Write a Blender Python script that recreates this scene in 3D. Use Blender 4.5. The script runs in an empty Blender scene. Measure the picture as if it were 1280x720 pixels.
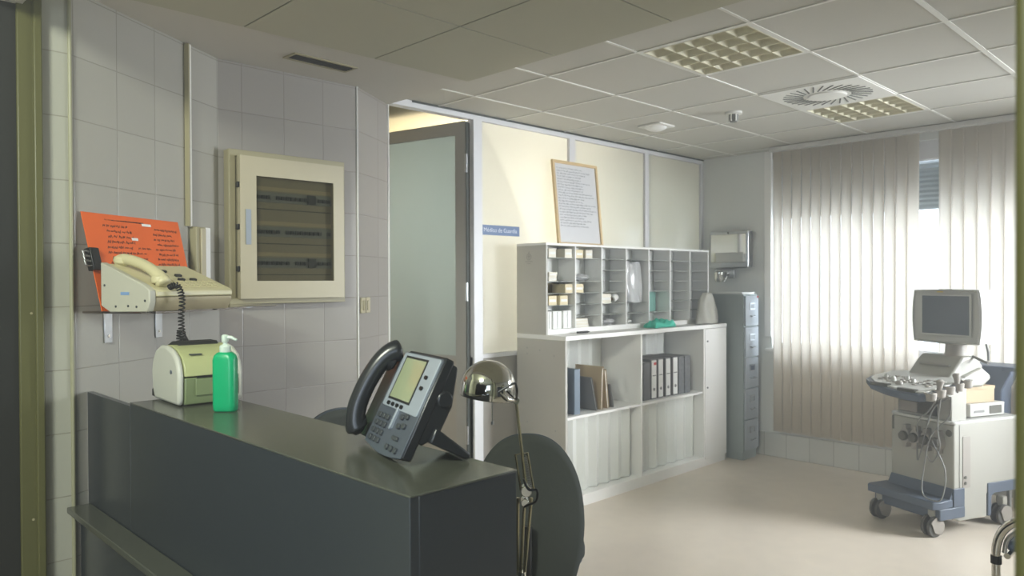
import bpy, bmesh, math, random
from mathutils import Vector, Matrix, Euler
random.seed(7)
SC = bpy.context.scene
COL = SC.collection
R = math.radians

# ------------------------------------------------------------------ materials
def lin(c):
    c = c/255.0
    return c/12.92 if c <= 0.04045 else ((c+0.055)/1.055)**2.4
def rgb(r, g, b): return (lin(r), lin(g), lin(b), 1)

def mat(name, col, rough=0.5, metal=0.0, var=0.04, scale=6.0, bump=0.0, coat=0.0, spec=0.5, trans=0.0, alpha=1.0):
    m = bpy.data.materials.new(name); m.use_nodes = True
    nt = m.node_tree; b = nt.nodes['Principled BSDF']
    b.inputs['Roughness'].default_value = rough
    b.inputs['Metallic'].default_value = metal
    b.inputs['Specular IOR Level'].default_value = spec
    b.inputs['Coat Weight'].default_value = coat
    b.inputs['Coat Roughness'].default_value = 0.08
    b.inputs['Transmission Weight'].default_value = trans
    b.inputs['Alpha'].default_value = alpha
    c = rgb(*col)
    tc = nt.nodes.new('ShaderNodeTexCoord')
    nz = nt.nodes.new('ShaderNodeTexNoise'); nz.inputs['Scale'].default_value = scale; nz.inputs['Detail'].default_value = 5
    nt.links.new(tc.outputs['Object'], nz.inputs['Vector'])
    mx = nt.nodes.new('ShaderNodeMix'); mx.data_type = 'RGBA'
    mx.inputs['A'].default_value = tuple(x*(1-var) for x in c[:3])+(1,)
    mx.inputs['B'].default_value = tuple(min(1, x*(1+var)) for x in c[:3])+(1,)
    nt.links.new(nz.outputs['Fac'], mx.inputs['Factor'])
    nt.links.new(mx.outputs['Result'], b.inputs['Base Color'])
    if bump:
        bp = nt.nodes.new('ShaderNodeBump'); bp.inputs['Strength'].default_value = bump; bp.inputs['Distance'].default_value = 0.002
        nt.links.new(nz.outputs['Fac'], bp.inputs['Height']); nt.links.new(bp.outputs['Normal'], b.inputs['Normal'])
    return m

def tile_mat(name, col, grout, org, hv, w, h, z0, rough=0.22, line=0.0018):
    """glazed wall tiles laid out in world metres along the unit vector hv"""
    m = bpy.data.materials.new(name); m.use_nodes = True
    nt = m.node_tree; N = nt.nodes; L = nt.links; b = N['Principled BSDF']
    g = N.new('ShaderNodeNewGeometry')
    sub = N.new('ShaderNodeVectorMath'); sub.operation = 'SUBTRACT'; sub.inputs[1].default_value = (org[0], org[1], z0)
    L.new(g.outputs['Position'], sub.inputs[0])
    def axis(vec, size):
        d = N.new('ShaderNodeVectorMath'); d.operation = 'DOT_PRODUCT'; d.inputs[1].default_value = vec
        L.new(sub.outputs[0], d.inputs[0])
        q = N.new('ShaderNodeMath'); q.operation = 'DIVIDE'; q.inputs[1].default_value = size; L.new(d.outputs['Value'], q.inputs[0])
        f = N.new('ShaderNodeMath'); f.operation = 'FRACT'; L.new(q.outputs[0], f.inputs[0])
        fl = N.new('ShaderNodeMath'); fl.operation = 'FLOOR'; L.new(q.outputs[0], fl.inputs[0])
        s = N.new('ShaderNodeMath'); s.operation = 'SUBTRACT'; s.inputs[1].default_value = 0.5; L.new(f.outputs[0], s.inputs[0])
        a = N.new('ShaderNodeMath'); a.operation = 'ABSOLUTE'; L.new(s.outputs[0], a.inputs[0])
        mr = N.new('ShaderNodeMapRange'); mr.inputs['From Min'].default_value = 0.5-line/size*1.6; mr.inputs['From Max'].default_value = 0.5-line/size*0.4
        L.new(a.outputs[0], mr.inputs['Value'])
        return mr.outputs['Result'], fl.outputs[0]
    gx, ix = axis((hv[0], hv[1], 0), w); gz, iz = axis((0, 0, 1), h)
    mxm = N.new('ShaderNodeMath'); mxm.operation = 'MAXIMUM'; L.new(gx, mxm.inputs[0]); L.new(gz, mxm.inputs[1])
    cb = N.new('ShaderNodeCombineXYZ'); L.new(ix, cb.inputs[0]); L.new(iz, cb.inputs[1])
    wn = N.new('ShaderNodeTexWhiteNoise'); wn.noise_dimensions = '2D'; L.new(cb.outputs[0], wn.inputs['Vector'])
    c = rgb(*col)
    t = N.new('ShaderNodeMix'); t.data_type = 'RGBA'
    t.inputs['A'].default_value = tuple(x*0.96 for x in c[:3])+(1,); t.inputs['B'].default_value = tuple(min(1, x*1.03) for x in c[:3])+(1,)
    L.new(wn.outputs['Value'], t.inputs['Factor'])
    mx = N.new('ShaderNodeMix'); mx.data_type = 'RGBA'; L.new(mxm.outputs[0], mx.inputs['Factor'])
    L.new(t.outputs['Result'], mx.inputs['A']); mx.inputs['B'].default_value = rgb(*grout)
    L.new(mx.outputs['Result'], b.inputs['Base Color'])
    inv = N.new('ShaderNodeMath'); inv.operation = 'SUBTRACT'; inv.inputs[0].default_value = 1; L.new(mxm.outputs[0], inv.inputs[1])
    bp = N.new('ShaderNodeBump'); bp.inputs['Strength'].default_value = 0.35; bp.inputs['Distance'].default_value = 0.002
    L.new(inv.outputs[0], bp.inputs['Height']); L.new(bp.outputs['Normal'], b.inputs['Normal'])
    b.inputs['Roughness'].default_value = rough
    return m

def translucent_mat(name, col, tcol, fac=0.5, gloss=0.0, rough=0.1):
    m = bpy.data.materials.new(name); m.use_nodes = True
    nt = m.node_tree; N = nt.nodes; L = nt.links; N.clear()
    o = N.new('ShaderNodeOutputMaterial')
    tc = N.new('ShaderNodeTexCoord'); nz = N.new('ShaderNodeTexNoise'); nz.inputs['Scale'].default_value = 40
    L.new(tc.outputs['Object'], nz.inputs['Vector'])
    c = rgb(*col); mx = N.new('ShaderNodeMix'); mx.data_type = 'RGBA'
    mx.inputs['A'].default_value = tuple(x*0.97 for x in c[:3])+(1,); mx.inputs['B'].default_value = c
    L.new(nz.outputs['Fac'], mx.inputs['Factor'])
    d = N.new('ShaderNodeBsdfDiffuse'); L.new(mx.outputs['Result'], d.inputs[0])
    t = N.new('ShaderNodeBsdfTranslucent'); t.inputs[0].default_value = rgb(*tcol)
    s = N.new('ShaderNodeMixShader'); s.inputs[0].default_value = fac
    L.new(d.outputs[0], s.inputs[1]); L.new(t.outputs[0], s.inputs[2])
    out = s
    if gloss:
        gl = N.new('ShaderNodeBsdfGlossy'); gl.inputs['Roughness'].default_value = rough
        fr = N.new('ShaderNodeFresnel'); fr.inputs[0].default_value = 1.5
        k = N.new('ShaderNodeMath'); k.operation = 'MULTIPLY'; k.inputs[1].default_value = gloss; L.new(fr.outputs[0], k.inputs[0])
        s2 = N.new('ShaderNodeMixShader'); L.new(k.outputs[0], s2.inputs[0]); L.new(s.outputs[0], s2.inputs[1]); L.new(gl.outputs[0], s2.inputs[2]); out = s2
    L.new(out.outputs[0], o.inputs[0])
    return m

def clear_mat(name, tint, refl=1.0, rough=0.03, base=0.0):
    m = bpy.data.materials.new(name); m.use_nodes = True
    nt = m.node_tree; N = nt.nodes; L = nt.links; N.clear()
    o = N.new('ShaderNodeOutputMaterial'); t = N.new('ShaderNodeBsdfTransparent'); t.inputs[0].default_value = rgb(*tint)
    g = N.new('ShaderNodeBsdfGlossy'); g.inputs['Roughness'].default_value = rough
    fr = N.new('ShaderNodeFresnel'); fr.inputs[0].default_value = 1.5
    k = N.new('ShaderNodeMath'); k.operation = 'MULTIPLY_ADD'; k.inputs[1].default_value = refl; k.inputs[2].default_value = base; k.use_clamp = True
    L.new(fr.outputs[0], k.inputs[0])
    ge = N.new('ShaderNodeNewGeometry'); ib = N.new('ShaderNodeMath'); ib.operation = 'SUBTRACT'; ib.inputs[0].default_value = 1; L.new(ge.outputs['Backfacing'], ib.inputs[1])
    k2 = N.new('ShaderNodeMath'); k2.operation = 'MULTIPLY'; L.new(k.outputs[0], k2.inputs[0]); L.new(ib.outputs[0], k2.inputs[1]); k = k2
    s = N.new('ShaderNodeMixShader'); L.new(k.outputs[0], s.inputs[0]); L.new(t.outputs[0], s.inputs[1]); L.new(g.outputs[0], s.inputs[2])
    L.new(s.outputs[0], o.inputs[0])
    return m

# ------------------------------------------------------------------ mesh helpers
def BM(): return bmesh.new()
def add_box(bm, x0, x1, y0, y1, z0, z1, M=None):
    vs = [bm.verts.new(Vector(p)) for p in ((x0,y0,z0),(x1,y0,z0),(x1,y1,z0),(x0,y1,z0),(x0,y0,z1),(x1,y0,z1),(x1,y1,z1),(x0,y1,z1))]
    if M:
        for v in vs: v.co = M @ v.co
    for f in ((0,3,2,1),(4,5,6,7),(0,1,5,4),(1,2,6,5),(2,3,7,6),(3,0,4,7)): bm.faces.new([vs[i] for i in f])
    return bm
def box(*a, M=None): return add_box(BM(), *a, M=M)
def add_prism(bm, pts, a0, a1, f):
    """polygon pts (u,v) extruded between a0 and a1; f(u,v,a)->xyz"""
    A = [bm.verts.new(Vector(f(u, v, a0))) for u, v in pts]; B = [bm.verts.new(Vector(f(u, v, a1))) for u, v in pts]
    n = len(pts); bm.faces.new(A[::-1]); bm.faces.new(B)
    for i in range(n): bm.faces.new((A[i], A[(i+1) % n], B[(i+1) % n], B[i]))
    bmesh.ops.recalc_face_normals(bm, faces=bm.faces)
    return bm
def prism(pts, a0, a1, f): return add_prism(BM(), pts, a0, a1, f)
XY = lambda u, v, a: (u, v, a)
XZ = lambda u, v, a: (u, a, v)
YZ = lambda u, v, a: (a, u, v)
def add_tube(bm, pts, r, seg=10, cap=True, closed=False):
    pts = [Vector(p) for p in pts]; n = len(pts); rr = r if isinstance(r, (list, tuple)) else [r]*n
    rings = []; up = None
    for i, p in enumerate(pts):
        a = pts[i-1] if (i or closed) else p; c = pts[(i+1) % n] if (i < n-1 or closed) else p
        t = (c-a).normalized()
        if up is None:
            up = Vector((0, 0, 1)) if abs(t.z) < 0.9 else Vector((1, 0, 0))
        s = t.cross(up)
        if s.length < 1e-6: s = t.orthogonal()
        s.normalize(); up = s.cross(t).normalized()
        rings.append([bm.verts.new(p+(s*math.cos(k*2*math.pi/seg)+up*math.sin(k*2*math.pi/seg))*rr[i]) for k in range(seg)])
    for i in range(n if closed else n-1):
        A = rings[i]; B = rings[(i+1) % n]
        for k in range(seg): bm.faces.new((A[k], A[(k+1) % seg], B[(k+1) % seg], B[k]))
    if cap and not closed:
        bm.faces.new(rings[0][::-1]); bm.faces.new(rings[-1])
    bmesh.ops.recalc_face_normals(bm, faces=bm.faces)
    return bm
def tube(pts, r, seg=10, **k): return add_tube(BM(), pts, r, seg, **k)
def add_cyl(bm, p0, p1, r, seg=16): return add_tube(bm, [p0, p1], r, seg)
def cyl(p0, p1, r, seg=16): return add_tube(BM(), [p0, p1], r, seg)
def add_lathe(bm, prof, M=None, seg=32, cap=True):
    rings = []
    for r, z in prof:
        ring = []
        for k in range(seg):
            a = k*2*math.pi/seg; co = Vector((r*math.cos(a), r*math.sin(a), z)); ring.append(bm.verts.new(M @ co if M else co))
        rings.append(ring)
    for A, B in zip(rings, rings[1:]):
        for k in range(seg): bm.faces.new((A[k], A[(k+1) % seg], B[(k+1) % seg], B[k]))
    if cap: bm.faces.new(rings[0][::-1]); bm.faces.new(rings[-1])
    bmesh.ops.recalc_face_normals(bm, faces=bm.faces)
    return bm
def lathe(prof, M=None, seg=32, cap=True): return add_lathe(BM(), prof, M, seg, cap)
def smooth_path(pts, n=8):
    pts = [Vector(p) for p in pts]; out = []
    P = [pts[0]]+pts+[pts[-1]]
    for i in range(1, len(P)-2):
        a, b, c, d = P[i-1], P[i], P[i+1], P[i+2]
        for k in range(n):
            t = k/n; out.append(0.5*((2*b)+(c-a)*t+(2*a-5*b+4*c-d)*t*t+(3*b-a-3*c+d)*t**3))
    out.append(pts[-1]); return out
def rrect(w, h, r, n=5, cx=0, cy=0):
    out = []
    for sx, sy, a0 in ((1, 1, 0), (-1, 1, 90), (-1, -1, 180), (1, -1, 270)):
        for k in range(n+1):
            a = R(a0+90*k/n); out.append((cx+sx*(w/2-r)+r*math.cos(a), cy+sy*(h/2-r)+r*math.sin(a)))
    return out
def frame_bm(bm, w, h, t, d0, d1, f, cx=0, cy=0):
    """rectangular ring w x h, border t"""
    o = [(cx-w/2, cy-h/2), (cx+w/2, cy-h/2), (cx+w/2, cy+h/2), (cx-w/2, cy+h/2)]
    i = [(cx-w/2+t, cy-h/2+t), (cx+w/2-t, cy-h/2+t), (cx+w/2-t, cy+h/2-t), (cx-w/2+t, cy+h/2-t)]
    V = {}
    for nm, P in (('o', o), ('i', i)):
        for a in (0, 1): V[nm, a] = [bm.verts.new(Vector(f(u, v, (d0, d1)[a]))) for u, v in P]
    for k in range(4):
        j = (k+1) % 4
        bm.faces.new((V['o',0][k], V['o',0][j], V['i',0][j], V['i',0][k])); bm.faces.new((V['o',1][k], V['i',1][k], V['i',1][j], V['o',1][j]))
        bm.faces.new((V['o',0][k], V['o',1][k], V['o',1][j], V['o',0][j])); bm.faces.new((V['i',0][k], V['i',0][j], V['i',1][j], V['i',1][k]))
    bmesh.ops.recalc_face_normals(bm, faces=bm.faces)
    return bm

def mesh_obj(name, bm, m, parent=None, bev=0.0, smooth=40, mats=None, world=False, seg=2, sub=0):
    if world and parent is not None:
        bmesh.ops.transform(bm, matrix=WM(parent).inverted(), verts=bm.verts)
    me = bpy.data.meshes.new(name); bm.normal_update(); bm.to_mesh(me); bm.free()
    me.materials.append(m)
    if mats:
        for x in mats: me.materials.append(x)
    if smooth:
        me.polygons.foreach_set('use_smooth', [True]*len(me.polygons)); me.set_sharp_from_angle(angle=R(smooth))
    o = bpy.data.objects.new(name, me); COL.objects.link(o)
    if parent is not None: o.parent = parent
    if bev:
        b = o.modifiers.new('bevel', 'BEVEL'); b.width = bev; b.segments = seg; b.limit_method = 'ANGLE'; b.angle_limit = R(50); b.harden_normals = False
    if sub:
        s = o.modifiers.new('sub', 'SUBSURF'); s.levels = sub; s.render_levels = sub
    return o
def WM(o):
    M = o.matrix_basis.copy()
    return WM(o.parent) @ M if o.parent else M
def part(name, bm, m, parent, **k): return mesh_obj(name, bm, m, parent, **k)
def wpart(name, bm, m, parent, **k): return mesh_obj(name, bm, m, parent, world=True, **k)
def props(o, label, cat, group=None):
    o['label'] = label; o['category'] = cat
    if group: o['group'] = group
    return o
def thing(name, label, cat, loc=(0, 0, 0), rot=(0, 0, 0), group=None):
    o = bpy.data.objects.new(name, None); COL.objects.link(o); o.location = loc; o.rotation_euler = rot; o.empty_display_size = 0.05
    return props(o, label, cat, group)
def solo(name, bm, m, label, cat, group=None, loc=None, rot=(0, 0, 0), **k):
    """a thing that is one mesh; world coordinates unless loc given"""
    if loc is None:
        xs = [v.co for v in bm.verts]; c = Vector(((min(v.x for v in xs)+max(v.x for v in xs))/2, (min(v.y for v in xs)+max(v.y for v in xs))/2, min(v.z for v in xs)))
        bmesh.ops.translate(bm, vec=-c, verts=bm.verts); loc = c
    o = mesh_obj(name, bm, m, None, **k); o.location = loc; o.rotation_euler = rot
    return props(o, label, cat, group)
def struct(name, bm, m, parent=None, **k):
    o = mesh_obj(name, bm, m, parent, **k)
    if parent is None: o['kind'] = 'structure'
    return o
def dup(o, parent=None):
    c = o.copy(); COL.objects.link(c); c.parent = parent
    for ch in list(o.children): dup(ch, c)
    return c
def text_bm(s, size):
    cu = bpy.data.curves.new('t', 'FONT'); cu.body = s; cu.size = size; cu.align_x = 'CENTER'; cu.align_y = 'CENTER'; cu.extrude = 0.0004
    ob = bpy.data.objects.new('t', cu); COL.objects.link(ob); dg = bpy.context.evaluated_depsgraph_get(); dg.update()
    me = bpy.data.meshes.new_from_object(ob.evaluated_get(dg)); bm = BM(); bm.from_mesh(me)
    bpy.data.objects.remove(ob); bpy.data.curves.remove(cu); bpy.data.meshes.remove(me)
    return bm
def scribble(bm, x0, x1, y, h, f, thick=0.0009, dens=1.0):
    """one line of illegible handwriting in the plane of f(u,v,a)"""
    x = x0
    while x < x1:
        wl = random.uniform(0.008, 0.028)*dens; xe = min(x1, x+wl); pts = []
        n = max(3, int((xe-x)/(h*0.35)))
        for i in range(n+1):
            pts.append((x+(xe-x)*i/n, y+(h*random.uniform(0.25, 0.6) if i % 2 else -h*random.uniform(0.0, 0.35))))
        for (a, b), (c, d) in zip(pts, pts[1:]):
            L = math.hypot(c-a, d-b) or 1; nx, ny = -(d-b)/L*thick/2, (c-a)/L*thick/2
            vs = [bm.verts.new(Vector(f(u, v, 0))) for u, v in ((a+nx, b+ny), (a-nx, b-ny), (c-nx, d-ny), (c+nx, d+ny))]
            bm.faces.new(vs)
        x = xe+random.uniform(0.003, 0.008)*dens
def Rz(a): return Matrix.Rotation(R(a), 4, 'Z')
def T(x, y, z): return Matrix.Translation((x, y, z))

# ------------------------------------------------------------------ palette
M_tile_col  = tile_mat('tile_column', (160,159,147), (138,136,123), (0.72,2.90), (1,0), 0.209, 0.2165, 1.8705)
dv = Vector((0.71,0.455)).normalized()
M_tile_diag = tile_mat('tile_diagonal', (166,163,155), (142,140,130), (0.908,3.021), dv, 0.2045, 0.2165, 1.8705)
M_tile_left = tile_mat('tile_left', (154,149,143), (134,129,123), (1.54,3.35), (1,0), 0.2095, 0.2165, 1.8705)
M_tile_low  = tile_mat('tile_low', (205,205,200), (150,150,145), (6.14,3.12), (0,-1), 0.2, 0.21, 0.0)
M_plaster   = mat('plaster', (196,192,184), 0.8, var=0.02)
M_wallgrey  = mat('wall_paint', (226,227,224), 0.75, var=0.02)
M_ceil      = mat('ceiling_tile', (196,194,186), 0.85, var=0.03, scale=60, bump=0.15)
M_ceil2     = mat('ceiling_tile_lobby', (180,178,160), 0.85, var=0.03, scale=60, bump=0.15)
M_tbar      = mat('ceiling_bar', (225,224,218), 0.5)
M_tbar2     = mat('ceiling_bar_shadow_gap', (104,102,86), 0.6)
M_floor     = mat('vinyl_floor', (216,204,188), 0.28, var=0.08, scale=9, spec=0.5)
M_olive     = mat('olive_paint', (80,79,42), 0.45, var=0.06)
M_dark      = mat('dark_door', (16,17,14), 0.5)
M_corr      = mat('corridor_paint', (170,172,150), 0.8)
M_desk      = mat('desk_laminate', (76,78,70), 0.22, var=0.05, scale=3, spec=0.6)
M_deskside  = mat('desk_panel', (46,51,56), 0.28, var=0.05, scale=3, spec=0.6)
M_alu       = mat('grey_aluminium', (158,158,156), 0.4, var=0.02)
M_aluw      = mat('pale_frame', (224,224,227), 0.45, var=0.02)
M_dgrey     = mat('dark_gap', (66,70,66), 0.5)
M_doorpanel = mat('door_panel', (160,156,150), 0.5)
M_frost     = translucent_mat('frosted_glass', (214,214,208), (242,244,240), 0.6, gloss=0.9, rough=0.12)
M_frostdoor = translucent_mat('frosted_door_glass', (180,186,182), (180,192,194), 0.5, gloss=0.6, rough=0.25)
M_white     = mat('white_laminate', (240,239,236), 0.4, var=0.015)
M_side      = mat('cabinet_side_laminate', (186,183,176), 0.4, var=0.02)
M_back      = mat('cabinet_back', (226,227,223), 0.6)
M_hshelf    = mat('grey_shelf', (176,178,174), 0.6)
M_pleat     = mat('pleated_slats', (222,224,219), 0.5)
M_glass     = clear_mat('clear_glass', (250,252,251), 2.0, 0.04, 0.30)
M_winglass  = clear_mat('window_glass', (245,248,250), 1.0)
M_smoked    = clear_mat('smoked_glass', (208,207,200), 0.5, 0.05)
M_acryl     = clear_mat('acrylic', (222,215,212), 1.8, 0.05, 0.05)
M_bag       = translucent_mat('plastic_bag', (225,226,226), (235,235,235), 0.4, gloss=1.5, rough=0.2)
M_blind     = translucent_mat('blind_fabric', (244,236,225), (250,246,240), 0.62)
M_rail      = mat('blind_rail', (214,212,208), 0.4)
M_cream     = mat('cream_metal', (180,171,145), 0.4, var=0.02)
M_creamd    = mat('cream_frame', (156,148,118), 0.45, var=0.02)
M_brk       = mat('breaker_white', (150,156,152), 0.5)
M_brkd      = mat('breaker_dark', (44,50,50), 0.4)
M_black     = mat('black_plastic', (22,22,24), 0.3, var=0.03)
M_blackm    = mat('matt_black', (28,28,28), 0.6)
M_slot      = mat('vent_dark', (34,34,30), 0.7)
M_chrome    = mat('chrome', (214,212,205), 0.06, 1.0, var=0.01)
M_brushed   = mat('brushed_steel', (190,192,194), 0.3, 1.0, var=0.05, scale=30)
M_lamparm   = mat('lamp_arm', (182,174,142), 0.25, 0.9)
M_phone     = mat('ivory_plastic', (196,188,150), 0.4, var=0.02)
M_phoneside = mat('pale_side_plastic', (178,176,162), 0.45, var=0.02)
M_phonelow  = mat('brown_grey_plastic', (160,148,118), 0.5)
M_orange    = mat('orange_card', (222,96,26), 0.6, var=0.05)
M_ink       = mat('ink', (24,16,16), 0.6)
M_inklight  = mat('faint_ink', (128,130,138), 0.7)
M_prn       = mat('printer_cream', (170,174,126), 0.4)
M_prng      = mat('printer_front', (118,130,94), 0.3)
M_prns      = mat('printer_side', (186,186,176), 0.45)
M_green     = mat('green_gel_bottle', (0,158,104), 0.3, var=0.05, spec=0.4)
M_pump      = mat('pump_plastic', (200,214,204), 0.3)
M_ipgrey    = mat('ip_phone_silver', (150,158,168), 0.35, 0.1)
M_ipface    = mat('ip_phone_face', (78,84,94), 0.35, 0.1)
M_ipblk     = mat('ip_phone_black', (34,36,40), 0.28)
M_lcd       = mat('lcd', (150,158,128), 0.15, coat=0.5)
M_btn       = mat('phone_button', (60,64,68), 0.4)
M_shell     = mat('chair_shell', (72,80,90), 0.16, var=0.03, spec=0.7)
M_fabric    = mat('chair_fabric', (62,66,62), 0.9, bump=0.3, scale=80)
M_file      = mat('filing_side', (146,155,155), 0.4)
M_filef     = mat('filing_front', (158,164,170), 0.4)
M_card      = mat('brown_cardboard', (150,136,108), 0.8)
M_boxw      = mat('white_carton', (226,220,204), 0.6)
M_boxc      = mat('cream_carton', (218,204,168), 0.6)
M_paper     = mat('paper', (232,232,228), 0.7)
M_teal      = mat('teal_cloth', (70,190,166), 0.8, bump=0.3, scale=30)
M_tealp     = mat('teal_folder', (128,178,166), 0.6)
M_wood      = mat('pine_frame', (214,188,142), 0.55, var=0.08, scale=20)
M_board     = mat('whiteboard', (224,224,226), 0.3, var=0.01)
M_sign      = mat('sign_blue', (84,112,156), 0.4)
M_signtxt   = mat('sign_letters', (214,218,228), 0.5)
M_binder    = mat('grey_binder', (112,112,114), 0.5)
M_marble    = mat('marbled_binder', (112,114,116), 0.6, var=0.5, scale=45)
M_us        = mat('scanner_grey', (160,158,149), 0.45, var=0.02)
M_usb       = mat('scanner_blue_grey', (84,93,106), 0.45, var=0.02)
M_usd       = mat('scanner_dark', (86,84,76), 0.5)
M_usw       = mat('scanner_pale', (188,187,181), 0.45)
M_scr       = mat('crt_screen', (84,90,98), 0.22, coat=0.3)
M_wheel     = mat('wheel_rubber', (86,84,80), 0.6)
M_wheelc    = mat('wheel_cap', (150,144,136), 0.5)
M_cable     = mat('cable_grey', (120,120,116), 0.5)
M_couch     = mat('blue_vinyl', (88,100,118), 0.5)
M_louver    = mat('louver', (216,211,188), 0.5)
M_shutter   = mat('roller_shutter', (190,196,198), 0.6)
M_red       = mat('red_mark', (200,60,60), 0.6)
M_yellow    = mat('yellow_mark', (214,190,60), 0.6)

# ------------------------------------------------------------------ setting
CZ, NZ = 2.634, 2.53
struct('floor', box(-2.6, 6.3, -2.2, 6.2, -0.05, 0), M_floor, smooth=0)
# ceilings
bm = BM(); cxs = (2.49, 3.014, 3.598, 4.82, 5.39, 6.3); cys = (-2.2, 1.607, 2.183, 3.80)
for i in range(5):
    for j in range(3):
        if j == 1 and i in (1, 3): continue      # openings for the two recessed light fittings
        add_box(bm, cxs[i], cxs[i+1], cys[j], cys[j+1], CZ, CZ+0.05)
struct('ceiling', bm, M_ceil, smooth=0)
c = bpy.data.objects['ceiling']
bm = BM()
for y in (3.39, 2.79, 2.19, 1.60, 1.005, 0.405, -0.2, -0.8, -1.4):
    w = 0.024 if abs(y-1.005) < 0.01 or y < 1 else 0.014
    add_box(bm, 2.5, 6.14, y-w/2, y+w/2, CZ-0.004, CZ+0.001)
part('grid_bar', bm, M_tbar, c, smooth=0)
bm = BM()
for x in (3.006, 3.605, 4.205, 4.805, 5.405, 6.0):
    add_box(bm, x-0.008, x+0.008, -2.2, 3.74, CZ-0.0045, CZ+0.001)
part('grid_bar', bm, M_tbar, c, smooth=0)
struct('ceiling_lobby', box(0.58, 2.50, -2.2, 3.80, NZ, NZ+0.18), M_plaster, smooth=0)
c2 = bpy.data.objects['ceiling_lobby']
ys = (2.861, 2.262, 1.65, 1.04, 0.43, -0.18, -0.79, -1.4); xs = (0.71, 1.323, 1.934, 2.497)
bm = BM()
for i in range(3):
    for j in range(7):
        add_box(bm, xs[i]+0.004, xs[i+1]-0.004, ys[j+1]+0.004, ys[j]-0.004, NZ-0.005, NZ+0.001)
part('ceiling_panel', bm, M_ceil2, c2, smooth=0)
bm = BM()
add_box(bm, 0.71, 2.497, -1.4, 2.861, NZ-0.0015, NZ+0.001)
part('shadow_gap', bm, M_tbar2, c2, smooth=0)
# plain walls
struct('wall_window', prism([(-2.2,0),(3.80,0),(3.80,CZ),(-2.2,CZ)], 6.14, 6.145, YZ), M_wallgrey, smooth=0)
bpy.data.objects.remove(bpy.data.objects['wall_window'])
bm = BM()   # window wall with an opening y 0.1..3.06, z 0.93..2.56
WX0, WX1 = 6.14, 6.34
add_box(bm, WX0, WX1, 3.06, 3.95, 0, CZ); add_box(bm, WX0, WX1, -2.2, -1.9, 0, CZ)
add_box(bm, WX0, WX1, -1.9, 3.06, 0, 0.93); add_box(bm, WX0, WX1, -1.9, 3.06, 2.56, CZ)  # opening lengthened out of view for the added fill window
struct('wall_window', bm, M_wallgrey, smooth=0)
struct('baseboard_window', box(6.118, 6.14, -2.0, 3.70, 0.0, 0.205), M_tile_low, bev=0.004)
struct('wall_right', box(0.45, 6.3, -2.35, -2.2, 0, 2.9), M_wallgrey, smooth=0)
# tiled walls on the left
struct('wall_left_column', box(0.60, 0.725, 2.90, 3.10, 0, NZ+0.05), M_tile_col, smooth=0)
struct('wall_diagonal', prism([(0.72,2.90),(1.43,3.355),(1.43,3.60),(0.72,3.10)], 0, NZ+0.05, XY), M_tile_diag, smooth=0)
struct('wall_left', prism([(1.43,3.355),(2.155,3.345),(2.155,3.60),(1.43,3.60)], 0, NZ+0.05, XY), M_tile_left, smooth=0)
struct('wall_pilaster', prism([(2.155,3.345),(2.50,3.56),(2.50,3.80),(2.155,3.80)], 0, CZ, XY), M_tile_left, smooth=0)
struct('trim_1', cyl((0.722,2.897,0), (0.722,2.897,NZ), 0.0065), mat('corner_guard', (146,144,118), 0.4))
struct('trim_2', cyl((2.155,3.343,0), (2.155,3.343,NZ), 0.005), M_tbar)
struct('trim_3', cyl((2.498,3.556,0), (2.498,3.556,NZ), 0.006), M_tbar)
# corridor side
struct('wall_corridor_left', box(-2.6, 0.60, 2.93, 3.05, 0, 2.9), M_corr, smooth=0)
struct('door_1', box(-0.45, 0.565, 2.88, 2.93, 0, 2.45), M_dark, smooth=0, bev=0.004)
d1 = bpy.data.objects['door_1']
part('door_handle', tube(smooth_path([(0.44,2.88,1.02),(0.44,2.83,1.02),(0.40,2.82,1.02),(0.32,2.82,1.02)], 5), 0.009), M_brushed, d1)
fr = struct('trim_4', box(0.562, 0.618, 2.868, 2.90, 0, 2.53), M_olive, bev=0.004)
part('frame_bead', box(0.606, 0.632, 2.855, 2.90, 0, 2.53), M_olive, fr, bev=0.005)
for z in (0.47, 0.74, 1.42): part('screw', cyl((0.596,2.869,z), (0.596,2.865,z), 0.004, 10), M_creamd, fr)
struct('wall_corridor_right', box(0.45, 0.715, -2.2, -0.95, 0, 2.9), M_corr, smooth=0)
struct('trim_5', box(0.655, 0.722, 0.040, 0.1375, 0, 2.9), M_olive, bev=0.006)
struct('wall_header', box(0.45, 0.58, -0.95, 2.93, 2.43, 2.9), M_plaster, smooth=0)
struct('wall_corridor_back', box(-2.7, -2.6, -2.35, 3.05, 0, 2.9), M_corr, smooth=0)
struct('wall_corridor_end', box(-2.6, 0.45, -2.35, -2.2, 0, 2.9), M_corr, smooth=0)
struct('ceiling_corridor', box(-2.7, 0.60, -2.35, 3.05, 2.9, 2.95), M_corr, smooth=0)

# partition with frosted panes
PY = 3.74
pt = struct('wall_partition', box(3.30, 6.14, PY+0.005, PY+0.045, 0.0, 1.013), M_doorpanel, smooth=0)
bm = BM()
add_box(bm, 2.50, 6.14, PY-0.01, PY+0.05, 2.59, CZ)
add_box(bm, 3.379, 6.14, PY-0.005, PY+0.045, 1.0, 1.03)
for a, b in ((3.30, 3.379), (4.262, 4.332), (5.225, 5.283), (6.10, 6.14)): add_box(bm, a, b, PY-0.012, PY+0.05, 0, 2.60)
part('frame', bm, M_aluw, pt, bev=0.003)
part('header_bead', box(2.80, 6.14, PY-0.016, PY-0.008, 2.622, CZ-0.001), M_dgrey, pt, smooth=0)
for n, (a, b) in enumerate(((3.379, 4.262), (4.332, 5.225), (5.283, 6.10))):
    w = struct('window_%d' % (n+2), box(a, b, PY+0.01, PY+0.018, 1.03, 2.59), M_frost, smooth=0)
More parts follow.
